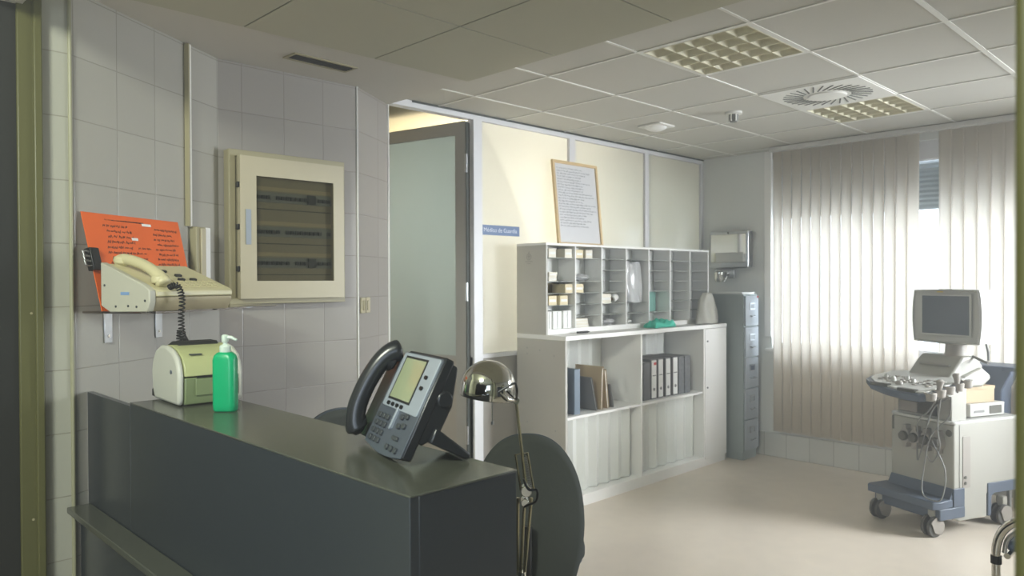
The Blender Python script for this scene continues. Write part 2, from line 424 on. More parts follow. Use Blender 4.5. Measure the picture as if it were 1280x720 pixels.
# open door into the room beyond
dr = thing('door', 'open grey aluminium door with a frosted glass pane in the glazed partition', 'door', (3.275, 3.765, 0), (0, 0, R(102)))
# local +x runs from hinge to free edge
bm = BM(); frame_bm(bm, 0.82, 2.56, 0.085, -0.02, 0.02, XZ, 0.41, 1.30)
part('door_frame', bm, M_alu, dr, bev=0.002)
part('door_panel', box(0.08, 0.74, -0.012, 0.012, 0.1, 1.01), M_doorpanel, dr)
part('glass_pane', box(0.08, 0.74, -0.006, 0.006, 1.01, 2.50), M_frostdoor, dr, smooth=0)
part('glazing_bead', box(0.08, 0.74, -0.016, 0.016, 1.0, 1.02), M_alu, dr)
for z in (0.5, 1.45, 2.3): part('hinge', cyl((-0.008,0.022,z-0.06), (-0.008,0.022,z+0.06), 0.011), M_brushed, dr)
part('hinge_gap_shade', box(-0.008, -0.001, -0.018, 0.018, 0.03, 2.57), M_dgrey, dr)  # dark strip standing in for the shade in the hinge gap
part('door_handle', tube([(0.77,-0.02,1.02),(0.77,-0.07,1.02),(0.66,-0.07,1.02)], 0.009), M_brushed, dr)
# room beyond the partition
struct('wall_beyond_back', box(1.6, 6.3, 6.1, 6.2, 0, 2.7), M_plaster, smooth=0)
struct('wall_beyond_left', box(1.9, 2.0, 3.80, 6.1, 0, 2.7), M_plaster, smooth=0)
struct('wall_beyond_right', box(6.2, 6.3, 3.95, 6.1, 0, 2.7), M_plaster, smooth=0)
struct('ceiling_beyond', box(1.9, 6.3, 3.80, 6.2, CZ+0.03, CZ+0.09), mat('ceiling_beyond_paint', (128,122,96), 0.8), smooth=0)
struct('wall_beyond_filler', box(2.0, 2.49, 3.80, 3.85, 0, 2.7), M_plaster, smooth=0)
bl = thing('ceiling_light', 'batten ceiling light glimpsed above the open door', 'light', (3.0, 4.95, CZ+0.03))
part('housing', box(-0.3, 0.3, -0.06, 0.06, -0.07, 0), M_cream, bl, bev=0.008)
part('tube', cyl((-0.28,0,-0.085), (0.28,0,-0.085), 0.014), M_paper, bl)
part('bracket', box(-0.02, 0.02, -0.07, 0.07, -0.06, 0.0), M_creamd, bl, bev=0.004)

# ------------------------------------------------------------------ window, shutter, blind
win = struct('window_1', frame_bm(BM(), 2.96, 1.63, 0.05, 6.20, 6.25, YZ, 1.58, 1.745), M_aluw, bev=0.003)
part('frame', frame_bm(BM(), 2.0, 1.63, 0.05, 6.20, 6.25, YZ, -0.90, 1.745), M_aluw, win, bev=0.003)  # added window out of view, put in to let in fill light
part('glass_pane', box(6.222, 6.228, -1.85, 0.05, 0.98, 2.5), M_winglass, win, smooth=0)
part('mullion', box(6.20, 6.25, 1.10, 1.16, 0.95, 2.54), M_aluw, win, bev=0.003)
part('mullion', box(6.20, 6.25, 2.03, 2.09, 0.95, 2.54), M_aluw, win, bev=0.003)
part('shutter_box', box(6.165, 6.24, 0.15, 3.01, 2.42, 2.56), M_aluw, win, bev=0.003)
bm = BM()
for i in range(10):
    z = 2.055+i*0.037; add_prism(bm, [(6.275,z),(6.268,z+0.016),(6.275,z+0.0368),(6.284,z+0.0368),(6.284,z)], 0.15, 3.01, lambda u, v, a: (u, a, v))
part('roller_shutter', bm, M_shutter, win)
part('glass_pane', box(6.222, 6.228, 0.15, 3.01, 0.98, 2.42), M_winglass, win, smooth=0)
part('window_sill', box(6.09, 6.22, 0.05, 3.10, 0.905, 0.93), M_white, win, bev=0.004)
part('casing', box(6.115, 6.145, 3.055, 3.115, 1.03, CZ-0.005), M_white, win, bev=0.003)
bd = thing('vertical_blind', 'beige fabric vertical blind hanging in front of the bright window', 'blind', (5.97, 1.6, 2.60))
wpart('head_rail', box(5.945, 5.995, 0.10, 2.99, 2.592, 2.63), M_rail, bd, bev=0.004)
slat0 = None
def slat_bm():
    bm = BM(); n = 6; w = 0.089; prev = None
    H = [(0, 0), (0, -2.335)]
    cols = []
    for i in range(n+1):
        u = -w/2+w*i/n; y = 0.004*math.sin(math.pi*i/n)
        cols.append([bm.verts.new((y, u, z)) for z in (0, -0.8, -1.6, -2.335)])
    for a, b in zip(cols, cols[1:]):
        for k in range(3): bm.faces.new((a[k], b[k], b[k+1], a[k+1]))
    return bm
ysl = [2.925-0.0805*i for i in range(14)] + [1.668-0.0805*i for i in range(19)]
for i, y in enumerate(ysl):
    if slat0 is None:
        o = part('slat', slat_bm(), M_blind, bd, smooth=60)
        slat0 = o; o.modifiers.new('solid', 'SOLIDIFY').thickness = 0.0008
    else: o = dup(slat0, bd)
    o.location = Vector((0, y-1.6, -0.012)); o.rotation_euler = (0, 0, R(-13+random.uniform(-3, 3)))
bm = BM()
for side in (0, 1):
    seg = ysl[:14] if side == 0 else ysl[14:]
    add_tube(bm, [(5.968+0.012*math.sin(i*2.1), y, 0.262) for i, y in enumerate(seg)], 0.0015, 6)
wpart('bottom_chain', bm, M_white, bd)

# ------------------------------------------------------------------ ceiling fittings
def louvre(name, label, x0, x1, y0, y1, z, nx, ny):
    t = thing(name, label, 'ceiling light', ((x0+x1)/2, (y0+y1)/2, z), group=None)
    W, D = x1-x0, y1-y0
    bm = BM(); frame_bm(bm, W, D, 0.016, -0.006, 0.0, XY); part('frame', bm, M_tbar, t)
    bm = BM(); iw, idp = W-0.032, D-0.032; cw, cd = iw/nx, idp/ny
    for i in range(nx):
        for j in range(ny):
            cx, cy = -iw/2+cw*(i+.5), -idp/2+cd*(j+.5)
            a = [bm.verts.new((cx+sx*cw/2*0.98, cy+sy*cd/2*0.98, -0.006)) for sx, sy in ((-1,-1),(1,-1),(1,1),(-1,1))]
            m = [bm.verts.new((cx+sx*cw/2*0.84, cy+sy*cd/2*0.84, 0.018)) for sx, sy in ((-1,-1),(1,-1),(1,1),(-1,1))]
            b = [bm.verts.new((cx+sx*cw/2*0.5, cy+sy*cd/2*0.5, 0.036)) for sx, sy in ((-1,-1),(1,-1),(1,1),(-1,1))]
            for P, Q in ((a, m), (m, b)):
                for k in range(4): bm.faces.new((P[k], P[(k+1) % 4], Q[(k+1) % 4], Q[k]))
            bm.faces.new(b)
    # ribs between the cells
    part('louver', bm, M_louver, t, smooth=60)
    bm = BM()
    for i in range(nx+1): add_box(bm, -iw/2+cw*i-0.003, -iw/2+cw*i+0.003, -idp/2, idp/2, -0.007, 0.002)
    for j in range(ny+1): add_box(bm, -iw/2, iw/2, -idp/2+cd*j-0.003, -idp/2+cd*j+0.003, -0.007, 0.002)
    part('louver_rib', bm, M_louver, t, smooth=0)
    return t
louvre('louver_light', 'unlit square louvered ceiling light nearer the camera', 3.014, 3.598, 1.607, 2.183, CZ+0.002, 5, 5)
louvre('louver_light', 'unlit louvered ceiling light beside the round air diffuser near the blinds', 4.82, 5.39, 1.607, 2.183, CZ+0.002, 5, 5)
df = thing('air_diffuser', 'white square ceiling air diffuser with a ring of radial slots', 'vent', (4.505, 1.895, CZ+0.0005))
part('plate', prism(rrect(0.585, 0.585, 0.004), -0.010, 0.0, XY), M_tbar, df)
bm = BM()
for k in range(30):
    a = k*2*math.pi/30; M = Matrix.Rotation(a, 4, 'Z') @ T(0.19, 0, 0) @ Rz(24)
    add_box(bm, -0.062, 0.062, -0.0042, 0.0042, -0.0125, -0.0095, M=M)
part('slot', bm, M_dgrey, df, smooth=0)
part('centre_disc', lathe([(0.0,-0.022),(0.07,-0.022),(0.105,-0.018),(0.112,-0.010)]), M_tbar, df)
sv = thing('slot_vent', 'dark narrow slot vent in the plaster ceiling above the fuse box', 'vent', (1.798, 3.085, NZ))
bm = BM(); frame_bm(bm, 0.33, 0.105, 0.012, -0.006, 0.0, XY); part('frame', bm, M_creamd, sv)
part('duct', box(-0.155, 0.155, -0.042, 0.042, -0.002, 0.0), M_slot, sv)
bm = BM()
for y in (-0.02, 0.0, 0.02): add_box(bm, -0.155, 0.155, y-0.0015, y+0.0015, -0.006, -0.002)
part('blade', bm, M_blackm, sv)
sv.rotation_euler = (0, 0, R(2))
sp = thing('smoke_detector', 'small white ceiling smoke detector in front of the blinds', 'detector', (4.537, 2.528, CZ))
part('base', lathe([(0.055,0.0),(0.055,-0.014),(0.046,-0.018),(0.0,-0.018)][::-1]), M_tbar, sp)
part('sensor', lathe([(0.0,-0.068),(0.022,-0.068),(0.03,-0.05),(0.03,-0.018)]), M_cable, sp)
bm = BM()
for k in range(6):
    a = k*math.pi/3; add_box(bm, 0.026, 0.034, -0.004, 0.004, -0.062, -0.018, M=Matrix.Rotation(a, 4, 'Z'))
part('cage_rib', bm, M_tbar, sp)
ps = thing('ceiling_sensor', 'square white ceiling fitting nearest the glazed partition', 'detector', (4.527, 3.135, CZ))
part('base', prism(rrect(0.2, 0.2, 0.02), -0.012, 0.0, XY), M_tbar, ps, bev=0.003)
part('dome', lathe([(0.0,-0.042),(0.04,-0.038),(0.07,-0.024),(0.078,-0.012)]), M_white, ps)

# ------------------------------------------------------------------ reception counter
DX0, DX1, DY0, DY1, DZ = 0.775, 1.033, 1.045, 2.48, 1.15
ct = thing('reception_counter', 'dark grey laminate reception counter in the foreground', 'counter', (0.9, 1.8, 0))
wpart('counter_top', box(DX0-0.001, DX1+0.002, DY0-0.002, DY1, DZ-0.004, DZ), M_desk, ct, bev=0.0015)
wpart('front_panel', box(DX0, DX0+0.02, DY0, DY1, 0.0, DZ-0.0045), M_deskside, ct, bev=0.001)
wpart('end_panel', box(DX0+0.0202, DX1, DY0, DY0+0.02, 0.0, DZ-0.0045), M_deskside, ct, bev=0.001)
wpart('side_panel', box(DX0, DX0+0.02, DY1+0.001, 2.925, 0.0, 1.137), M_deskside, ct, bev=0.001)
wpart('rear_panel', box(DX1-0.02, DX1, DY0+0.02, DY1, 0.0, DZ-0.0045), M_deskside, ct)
wpart('ledge', prism([(0.774,1.05),(0.71,1.05),(0.70,1.06),(0.70,2.895),(0.774,2.895)], 0.732, 0.752, XY), M_desk, ct, bev=0.003)
wpart('lower_panel', box(0.742, 0.774, 1.06, 2.893, 0.06, 0.731), M_deskside, ct)
wpart('plinth', box(0.75, 0.774, 1.06, 2.893, 0.0, 0.06), M_dark, ct)
dk = thing('desk', 'grey work desk behind the reception counter', 'desk', (1.27, 1.8, 0))
wpart('desktop', box(1.037, 1.475, 1.06, 2.55, 0.675, 0.70), M_desk, dk, bev=0.003)
for x, y in ((1.06, 1.09), (1.44, 1.09), (1.06, 2.52), (1.44, 2.52)):
    wpart('leg', cyl((x, y, 0), (x, y, 0.675), 0.02), M_alu, dk)

# desk phone (IP phone)
BL = Vector((0.952, 1.497, DZ)); xd = Vector((-0.079, -0.295, 0)).normalized(); nb = Vector((-xd.y, xd.x, 0)) # nb horizontal to the back
if nb.x < 0: nb = -nb
ip = bpy.data.objects.new('desk_phone', None); COL.objects.link(ip)
props(ip, 'black and silver office phone with a display standing tilted on the counter', 'telephone')
Mx = Matrix((( xd.x, nb.x, 0, BL.x), (xd.y, nb.y, 0, BL.y), (0, 0, 1, BL.z), (0, 0, 0, 1)))
ip.matrix_basis = Mx
tilt = math.atan2(0.20, 0.101)           # slope of the face from the horizontal
up = Vector((0, math.cos(tilt), math.sin(tilt))); bk = Vector((0, math.sin(tilt), -math.cos(tilt)))
def F(u, v, w=0.0):                        # face coordinates: u across, v up the face, w into the phone
    return Vector((u, 0, 0.0125)) + up*v + bk*w
def FP(w0): return lambda u, v, a: F(u, v, w0+a)
W_, H_ = 0.295, 0.222
# face plate with curved lower edge, and the wedge body behind
pts = [(0.075, 0.004)]
for i in range(9): t = i/8; pts.append((0.075+(W_-0.075)*t, 0.004-0.011*math.sin(math.pi*t)))
pts += [(W_, 0.07), (W_, H_-0.004), (W_-0.004, H_), (0.10, H_), (0.075, H_-0.02)]
part('body', prism([(u, v+0.004) for u, v in pts], 0.0, 0.022, FP(0.0)), M_ipblk, ip, bev=0.003)
part('face_plate', prism([(u*0.985+0.003, v*0.985+0.002) for u, v in pts], -0.003, 0.0005, FP(0.0)), M_ipface, ip, bev=0.001)
part('display_bezel', prism(rrect(0.198, 0.126, 0.006, cx=0.190, cy=0.155), -0.006, 0.001, FP(0.0)), M_ipgrey, ip, bev=0.001)
part('display', prism(rrect(0.112, 0.092, 0.002, cx=0.172, cy=0.160), -0.0075, 0.001, FP(0.0)), M_lcd, ip)
part('display_rim', frame_bm(BM(), 0.122, 0.102, 0.005, -0.0072, 0.0, FP(0.0), 0.172, 0.160), M_blackm, ip)
for k in range(4): part('soft_key', prism([(0.128+0.025*k+0.006*math.cos(a*math.pi/5), 0.100+0.0045*math.sin(a*math.pi/5)) for a in range(10)], -0.010, 0.0, FP(0.0)), M_black, ip)
for k in range(2): part('line_key', prism([(0.258+0.006*math.cos(a*math.pi/5), 0.150+0.024*k+0.0045*math.sin(a*math.pi/5)) for a in range(10)], -0.010, 0.0, FP(0.0)), M_black, ip)
for r_ in range(4):
    for c_ in range(3): part('keypad_key', prism(rrect(0.0175, 0.0115, 0.003, cx=0.104+0.024*c_, cy=0.070-0.0175*r_), -0.008, 0.0, FP(0.0)), M_btn, ip, bev=0.001)
part('navigation_pad', prism([(0.186, 0.052), (0.19, 0.048), (0.194, 0.052), (0.194, 0.098), (0.186, 0.098)], -0.009, 0.0, FP(0.0)), M_ipgrey, ip, bev=0.001)
for u, v in ((0.224, 0.082), (0.247, 0.086), (0.226, 0.062), (0.250, 0.066)): part('menu_key', prism(rrect(0.018, 0.011, 0.004, cx=u, cy=v), -0.008, 0.0, FP(0.0)), M_btn, ip, bev=0.001)
part('volume_key', prism(rrect(0.032, 0.009, 0.004, cx=0.235, cy=0.037), -0.008, 0.0, FP(0.0)), M_btn, ip, bev=0.001)
for k in range(3): part('function_key', prism(rrect(0.015, 0.012, 0.005, cx=0.212+0.024*k, cy=0.015), -0.008, 0.0, FP(0.0)), M_btn, ip, bev=0.001)
part('back_shell', prism([(0.045, 0.018), (H_-0.002, 0.018), (H_-0.004, 0.034), (0.14, 0.058), (0.075, 0.056), (0.045, 0.030)], 0.03, W_-0.001, lambda u, v, a: F(a, u, v)), M_ipblk, ip, bev=0.004, seg=3)
part('handset_cradle', prism([(0.0, 0.010), (0.078, 0.010), (0.078, H_-0.01), (0.02, H_-0.02), (0.0, 0.19)], 0.003, 0.024, FP(0.0)), M_ipblk, ip, bev=0.004)
# handset: an arched bar with two thick ends
hp = smooth_path([F(0.042, 0.018, -0.012), F(0.040, 0.032, -0.026), F(0.039, 0.066, -0.038), F(0.043, 0.118, -0.042), F(0.050, 0.168, -0.038), F(0.057, 0.202, -0.026), F(0.064, 0.222, -0.006)], 6)
n = len(hp)
def hr(i):
    t = i/(n-1); return 0.0215+0.0075*(abs(2*t-1)**3)
bm = tube(hp, [hr(i)*{0:0.4,1:0.78,2:0.94}.get(min(i, n-1-i), 1) for i in range(n)], 16)
hs = part('handset', bm, M_ipblk, ip, smooth=70)
part('earpiece', lathe([(0.0,0.0),(0.020,0.0),(0.026,0.006),(0.026,0.022)], Matrix.Translation(F(0.050,0.190,-0.006)) @ Matrix.Rotation(tilt-math.pi/2, 4, 'X').to_4x4() @ Matrix.Rotation(R(90), 4, 'X'), 24), M_ipblk, hs)
part('mouthpiece', lathe([(0.0,0.0),(0.020,0.0),(0.026,0.006),(0.026,0.022)], Matrix.Translation(F(0.036,0.030,-0.006)) @ Matrix.Rotation(tilt-math.pi/2, 4, 'X').to_4x4() @ Matrix.Rotation(R(90), 4, 'X'), 24), M_ipblk, hs)
st = prism([(0.06, 0.045), (0.138, 0.003), (0.150, 0.003), (0.150, 0.015), (0.075, 0.075)], 0.20, 0.305, lambda u, v, a: (a, u, v))
part('stand', st, M_ipblk, ip, bev=0.004)
bm = tube(smooth_path([(0.27, 0.07, 0.13), (0.30, 0.10, 0.135), (0.302, 0.10, 0.12), (0.28, 0.075, 0.11)], 5), 0.012, 10)
part('hinge_knob', cyl((0.262, 0.098, 0.128), (0.298, 0.098, 0.128), 0.018, 20), M_ipblk, ip, bev=0.004)

# ------------------------------------------------------------------ green bottle
gb = thing('pump_bottle', 'bright green pump bottle of gel standing on the counter before the label printer', 'bottle', (0.916, 2.112, DZ), (0, 0, R(-48)))
def rr_rings(bm, secs):
    rings = []
    for w, d, r, z in secs: rings.append([bm.verts.new((x, y, z)) for x, y in rrect(w, d, r, 5)])
    for A, B in zip(rings, rings[1:]):
        for k in range(len(A)): bm.faces.new((A[k], A[(k+1) % len(A)], B[(k+1) % len(A)], B[k]))
    bm.faces.new(rings[0][::-1]); bm.faces.new(rings[-1]); return bm
part('bottle_body', rr_rings(BM(), [(0.058,0.036,0.012,0.0),(0.065,0.042,0.015,0.005),(0.066,0.044,0.015,0.02),(0.067,0.044,0.016,0.148),(0.062,0.041,0.018,0.160),(0.046,0.034,0.0165,0.168),(0.03,0.03,0.0145,0.170)]), M_green, gb, smooth=60)
part('collar', lathe([(0.0145,0.168),(0.0155,0.172),(0.0155,0.186),(0.012,0.190),(0.006,0.192),(0.006,0.20)]), M_pump, gb)
part('pump_head', add_tube(lathe([(0.008,0.198),(0.010,0.202),(0.010,0.216),(0.006,0.220)]), [(0,0,0.211),(0.018,0,0.212),(0.034,0,0.204)], [0.006,0.005,0.0035], 10), M_pump, gb)

# ------------------------------------------------------------------ label printer
lp = thing('label_printer', 'cream and green label printer with pale sides on the far end of the counter', 'printer', (0.945, 2.40, DZ), (0, 0, R(-2)))
prof = [(-0.128,0.0),(-0.133,0.02),(-0.135,0.088),(-0.128,0.118),(-0.108,0.146),(-0.07,0.166),(-0.02,0.176),(0.03,0.174),(0.07,0.160),(0.10,0.13),(0.115,0.09),(0.108,0.04),(0.09,0.0)]
part('base_shell', prism([(-0.128,0.004),(-0.133,0.02),(-0.1345,0.084),(0.115,0.086),(0.108,0.04),(0.09,0.004)], -0.078, 0.078, lambda u, v, a: (a, u, v)), M_prng, lp, bev=0.003)
part('lid', prism([(-0.1345,0.088),(-0.128,0.118),(-0.108,0.146),(-0.07,0.166),(-0.02,0.176),(0.03,0.174),(0.07,0.160),(0.10,0.13),(0.115,0.088)], -0.078, 0.078, lambda u, v, a: (a, u, v)), M_prn, lp, bev=0.003)
for s, nm in ((-1, 'side_cover'), (1, 'side_cover')):
    sc_ = part(nm, prism(prof, s*0.079, s*0.098, lambda u, v, a: (a, u*0.985, v*0.985+0.003)), M_prns, lp, bev=0.010, seg=3)
    part('latch', cyl((s*0.097, -0.075, 0.100), (s*0.1005, -0.075, 0.100), 0.006), M_usb, sc_)
part('label_slot', box(-0.045, 0.078, -0.137, -0.130, 0.083, 0.089), M_black, lp)
part('peel_door', box(-0.048, 0.078, -0.138, -0.130, 0.03, 0.080), M_prng, lp, bev=0.002)
part('dark_cover', prism([(-0.03,0.174),(0.03,0.173),(0.07,0.159),(0.10,0.128),(0.10,0.142),(0.07,0.172),(0.03,0.185),(-0.02,0.184)], -0.062, 0.062, lambda u, v, a: (a, u, v)), M_blackm, lp, bev=0.003)
part('badge', box(-0.055, -0.02, -0.112, -0.10, 0.1505, 0.1535, M=T(0, 0, 0)), M_btn, lp)
for x in (-0.07, 0.07):
    for y in (-0.1, 0.07): part('foot', cyl((x, y, 0), (x, y, 0.006), 0.009), M_black, lp)
part('power_plug', box(-0.092, -0.07, 0.108, 0.13, 0.006, 0.03), M_black, lp, bev=0.003)

# ------------------------------------------------------------------ wall shelf, console phone, orange sheet
WU = Vector((0.71, 0.455, 0)).normalized(); WN = Vector((WU.y, -WU.x, 0))   # along the diagonal wall / out of it
WA = math.degrees(math.atan2(WU.y, WU.x)); W0 = Vector((0.72, 2.90, 0))
def wall_pt(s, n, z): return W0+WU*s+WN*n+Vector((0, 0, z))
sh = thing('wall_shelf', 'clear acrylic wall shelf carrying the ivory console phone', 'shelf', wall_pt(0.38, 0, 1.385), (0, 0, R(WA)))
# local: +x along wall, -y out of the wall
part('shelf_board', prism([(-0.335,-0.003),(0.44,-0.003),(0.44,-0.29),(0.42,-0.31),(-0.31,-0.31),(-0.335,-0.285)], 0.028, 0.036, XY), M_acryl, sh, bev=0.002)
for x in (-0.215, 0.055):
    b = part('bracket', add_box(box(x-0.02, x+0.02, -0.006, -0.001, -0.085, 0.028), x-0.02, x+0.02, -0.16, -0.001, 0.022, 0.028), M_brushed, sh, bev=0.002)
    part('screw', cyl((x, -0.006, -0.06), (x, -0.009, -0.06), 0.005), M_chrome, b)
FLp = Vector((0.865, 2.541, 1.421)); PA = 20
cp = thing('console_phone', 'ivory push-button console telephone with coiled black cord on the wall shelf', 'telephone', FLp, (0, 0, R(PA)))
# local: x along the front edge, y to the back
PW, PD = 0.335, 0.235
side = [(0.012,0.004),(0.0,0.034),(0.0,0.074),(0.03,0.092),(PD,0.168),(PD,0.022),(0.19,0.0)]
part('base', prism([(0.024,0.004),(0.004,0.036),(0.004,0.052),(PD,0.052),(PD,0.018),(0.19,0.002)], 0.014, PW, lambda u, v, a: (a, u, v)), M_phonelow, cp, bev=0.003)
part('upper_shell', prism([(0.0,0.0525),(0.0,0.072),(0.012,0.079),(PD,0.160),(PD,0.0525)], 0.014, PW, lambda u, v, a: (a, u, v)), M_phone, cp, bev=0.004)
sc_ = part('side_cover', prism(side, -0.012, 0.0135, lambda u, v, a: (a, u, v)), M_phoneside, cp, bev=0.004)
part('badge', box(-0.0135, -0.0115, 0.095, 0.135, 0.058, 0.068), mat('badge_blue', (120,150,190), 0.4), sc_)
for y, z in ((0.02,0.04),(0.06,0.02),(0.16,0.02),(0.215,0.09),(0.10,0.022)): part('screw', cyl((-0.0135, y, z), (-0.011, y, z), 0.004, 10), M_btn, sc_)
def top(x, y, h=0.0): return Vector((x, y, 0.079+(y-0.012)*0.363+h))
# raised handset bed on the left, handset lying front to back
part('handset_bed', prism([(0.005,0.076),(0.03,0.088),(PD,0.164),(PD,0.140),(0.005,0.064)], 0.012, 0.098, lambda u, v, a: (a, u, v)), M_phone, cp, bev=0.004)
hp = smooth_path([top(0.055,0.010,0.012), top(0.055,0.032,0.030), top(0.055,0.075,0.042), top(0.055,0.125,0.043), top(0.055,0.175,0.037), top(0.055,0.212,0.025), top(0.055,0.232,0.006)], 6); n = len(hp)
hs = part('handset', tube(hp, [(0.018+0.011*abs(2*i/(n-1)-1)**3)*{0:0.4,1:0.78,2:0.94}.get(min(i, n-1-i), 1) for i in range(n)], 16), M_phone, cp, smooth=70)
part('earpiece', cyl(top(0.055,0.215,0.010), top(0.055,0.212,0.036), 0.028, 24), M_phone, hs, bev=0.006)
part('mouthpiece', cyl(top(0.055,0.030,0.010), top(0.055,0.033,0.034), 0.028, 24), M_phone, hs, bev=0.006)
for x, y in ((0.150,0.205),(0.175,0.165),(0.205,0.125),(0.235,0.085),(0.185,0.085)):
    M = Matrix.Translation(top(x, y, 0.0)) @ Matrix.Rotation(math.atan(0.363), 4, 'X')
    part('black_key', box(-0.012, 0.012, -0.007, 0.007, -0.002, 0.008, M=M), M_black, cp, bev=0.002)
bm = BM()
for i in range(8):
    for j in range(3):
        M = Matrix.Translation(top(0.125+0.026*i, 0.03+0.022*j, 0.0)) @ Matrix.Rotation(math.atan(0.363), 4, 'X')
        add_box(bm, -0.009, 0.009, -0.006, 0.006, -0.002, 0.0022, M=M)
part('key_row', bm, M_phone, cp)
# coiled cord as a helix along a drooping path
cpath = smooth_path([(0.06,-0.004,0.082),(0.07,-0.03,0.088),(0.085,-0.035,0.045),(0.085,-0.03,-0.02),(0.09,-0.03,-0.075),(0.105,-0.03,-0.105),(0.095,-0.03,-0.118),(0.078,-0.03,-0.10),(0.08,-0.03,-0.06)], 10)
hel = []; tot = len(cpath)-1
for i in range(tot*10):
    t = i/10; k = int(t); fr_ = t-k; p = cpath[k].lerp(cpath[k+1], fr_); tn = (cpath[k+1]-cpath[k]).normalized()
    s = tn.orthogonal().normalized(); q = tn.cross(s); s = Vector((0, 1, 0)).cross(tn)
    if s.length < 1e-3: s = tn.orthogonal()
    s.normalize(); q = tn.cross(s); a = t*3.2
    hel.append(p+s*0.0085*math.cos(a)+q*0.0085*math.sin(a))
part('coiled_cord', tube(hel, 0.0026, 6), M_black, cp, smooth=80)
for x, y in ((0.03,0.05),(0.30,0.05),(0.03,0.19),(0.30,0.19)):
    part('foot', cyl((x, y, 0.0), (x, y, 0.02), 0.008), M_black, cp)

# orange sheet leaning on the wall
oA, oB = wall_pt(0.035, 0.012, 1.768), wall_pt(0.545, 0.012, 1.768)   # top corners
oC = wall_pt(0.02, 0.095, 1.4212)
ux = (oB-oA).normalized(); uy = (oA+WN*0 - (wall_pt(0.035, 0.095, 1.4212))).normalized(); un = ux.cross(uy)
base = wall_pt(0.035, 0.095, 1.4212); HO = (oA-base).length; WO = (oB-oA).length
OF = lambda u, v, a: base+ux*u+uy*v+un*a
og = thing('orange_notice', 'large orange card covered in black handwritten notes leaning on the tiled wall', 'notice', base+ux*WO/2, (0, 0, R(WA)))
wpart('card', prism([(0,0),(WO,0),(WO,HO),(0,HO)], -0.003, 0.0, OF), M_orange, og)
bm = BM(); OI = lambda u, v, a: base+ux*u+uy*v+un*0.0006
for k in range(15):
    v = HO-0.045-k*0.020
    if v > 0.05:
        scribble(bm, 0.085+random.uniform(0, 0.02), 0.085+random.uniform(0.12, 0.17), v, 0.013, OI, 0.0024)
        scribble(bm, 0.335+random.uniform(0, 0.02), 0.335+random.uniform(0.11, 0.16), v, 0.013, OI, 0.0024)
    if 3 < k < 12: scribble(bm, 0.245, 0.245+random.uniform(0.03, 0.07), v, 0.011, OI, 0.0018)
for k in range(5): scribble(bm, 0.10+0.03*k, 0.30, HO-0.022, 0.006, OI, 0.0008)
wpart('handwriting', bm, M_ink, og, smooth=0)
for u, v, w, h in ((0.29, HO-0.028, 0.05, 0.010), (0.22, HO-0.088, 0.032, 0.010), (0.45, HO-0.20, 0.035, 0.024)):
    wpart('correction_sticker', prism([(u,v-h/2),(u+w,v-h/2),(u+w,v+h/2),(u,v+h/2)], 0.0002, 0.0014, OF), M_paper, og)
# bulldog clip on the left edge of the card
kp = base+ux*(-0.012)+uy*0.185
kc = thing('bulldog_clip', 'black and steel bulldog clip on the left edge of the orange card', 'clip', kp-Vector((0,0,0.03)), (0, 0, R(WA)))
KF = lambda u, v, a: base+ux*u+uy*v+un*a
wpart('clip_body', prism([(-0.004,0.145),(0.03,0.145),(0.03,0.225),(-0.004,0.225)], 0.002, 0.014, KF), M_black, kc, bev=0.003)
wpart('clip_back', prism([(-0.010,0.145),(0.028,0.145),(0.028,0.225),(-0.010,0.225)], -0.012, -0.0055, KF), M_black, kc, bev=0.002)
wpart('clip_spine', prism([(-0.011,0.145),(-0.004,0.145),(-0.004,0.225),(-0.011,0.225)], -0.012, 0.014, KF), M_black, kc, bev=0.002)
bm = BM()
for v in (0.168, 0.185, 0.202):
    add_tube(bm, [KF(-0.01,v-0.007,0.006), KF(-0.03,v-0.010,0.012), KF(-0.047,v-0.007,0.014), KF(-0.047,v+0.007,0.014), KF(-0.03,v+0.010,0.012), KF(-0.01,v+0.007,0.006)], 0.0028, 8)
wpart('clip_handle', bm, M_brushed, kc)

# conduit and trunking boxes on the diagonal wall
cd_ = thing('cable_trunking', 'slim cream cable trunking running down the tiled wall from the ceiling', 'trunking', wall_pt(0.618, 0, 1.757), (0, 0, R(WA)))
part('duct', box(-0.010, 0.012, -0.020, -0.001, 0.0, NZ-1.757-0.004), M_tbar, cd_, bev=0.002)
part('shaded_edge', box(-0.011, -0.003, -0.023, -0.001, 0.0, NZ-1.757-0.004), M_creamd, cd_, bev=0.001)  # darker strip: shade on the left edge of the trunking put into colour
jb = thing('junction_box', 'upright cream junction box at the foot of the cable trunking', 'box', wall_pt(0.70, 0, 1.50), (0, 0, R(WA)))
part('back_box', box(-0.065, 0.0, -0.035, -0.001, 0.0, 0.257), M_creamd, jb, bev=0.004)
part('cover', box(-0.042, -0.012, -0.045, -0.035, 0.005, 0.25), M_cream, jb, bev=0.003)
part('white_duct', box(0.004, 0.04, -0.03, -0.001, 0.0, 0.257), M_white, jb, bev=0.003)

# ------------------------------------------------------------------ fuse box
fb = thing('fuse_box', 'cream wall fuse box with a smoked glass door over three rows of breakers', 'fuse box', (1.76, 3.349, 1.42))
YB = -0.085
def FX(y0): return lambda u, v, a: (u, y0+a, v)
bm = BM(); add_prism(bm, [(-0.31,0.0),(0.285,0.0),(0.285,0.70),(-0.31,0.70)], -0.05, -0.001, lambda u, v, a: (u, a, v))
part('cabinet', bm, M_creamd, fb, bev=0.004)
bm = BM(); frame_bm(bm, 0.595, 0.70, 0.03, -0.058, -0.05, lambda u, v, a: (u-0.0125, a, v+0.35)); part('rim', bm, M_creamd, fb, bev=0.002)
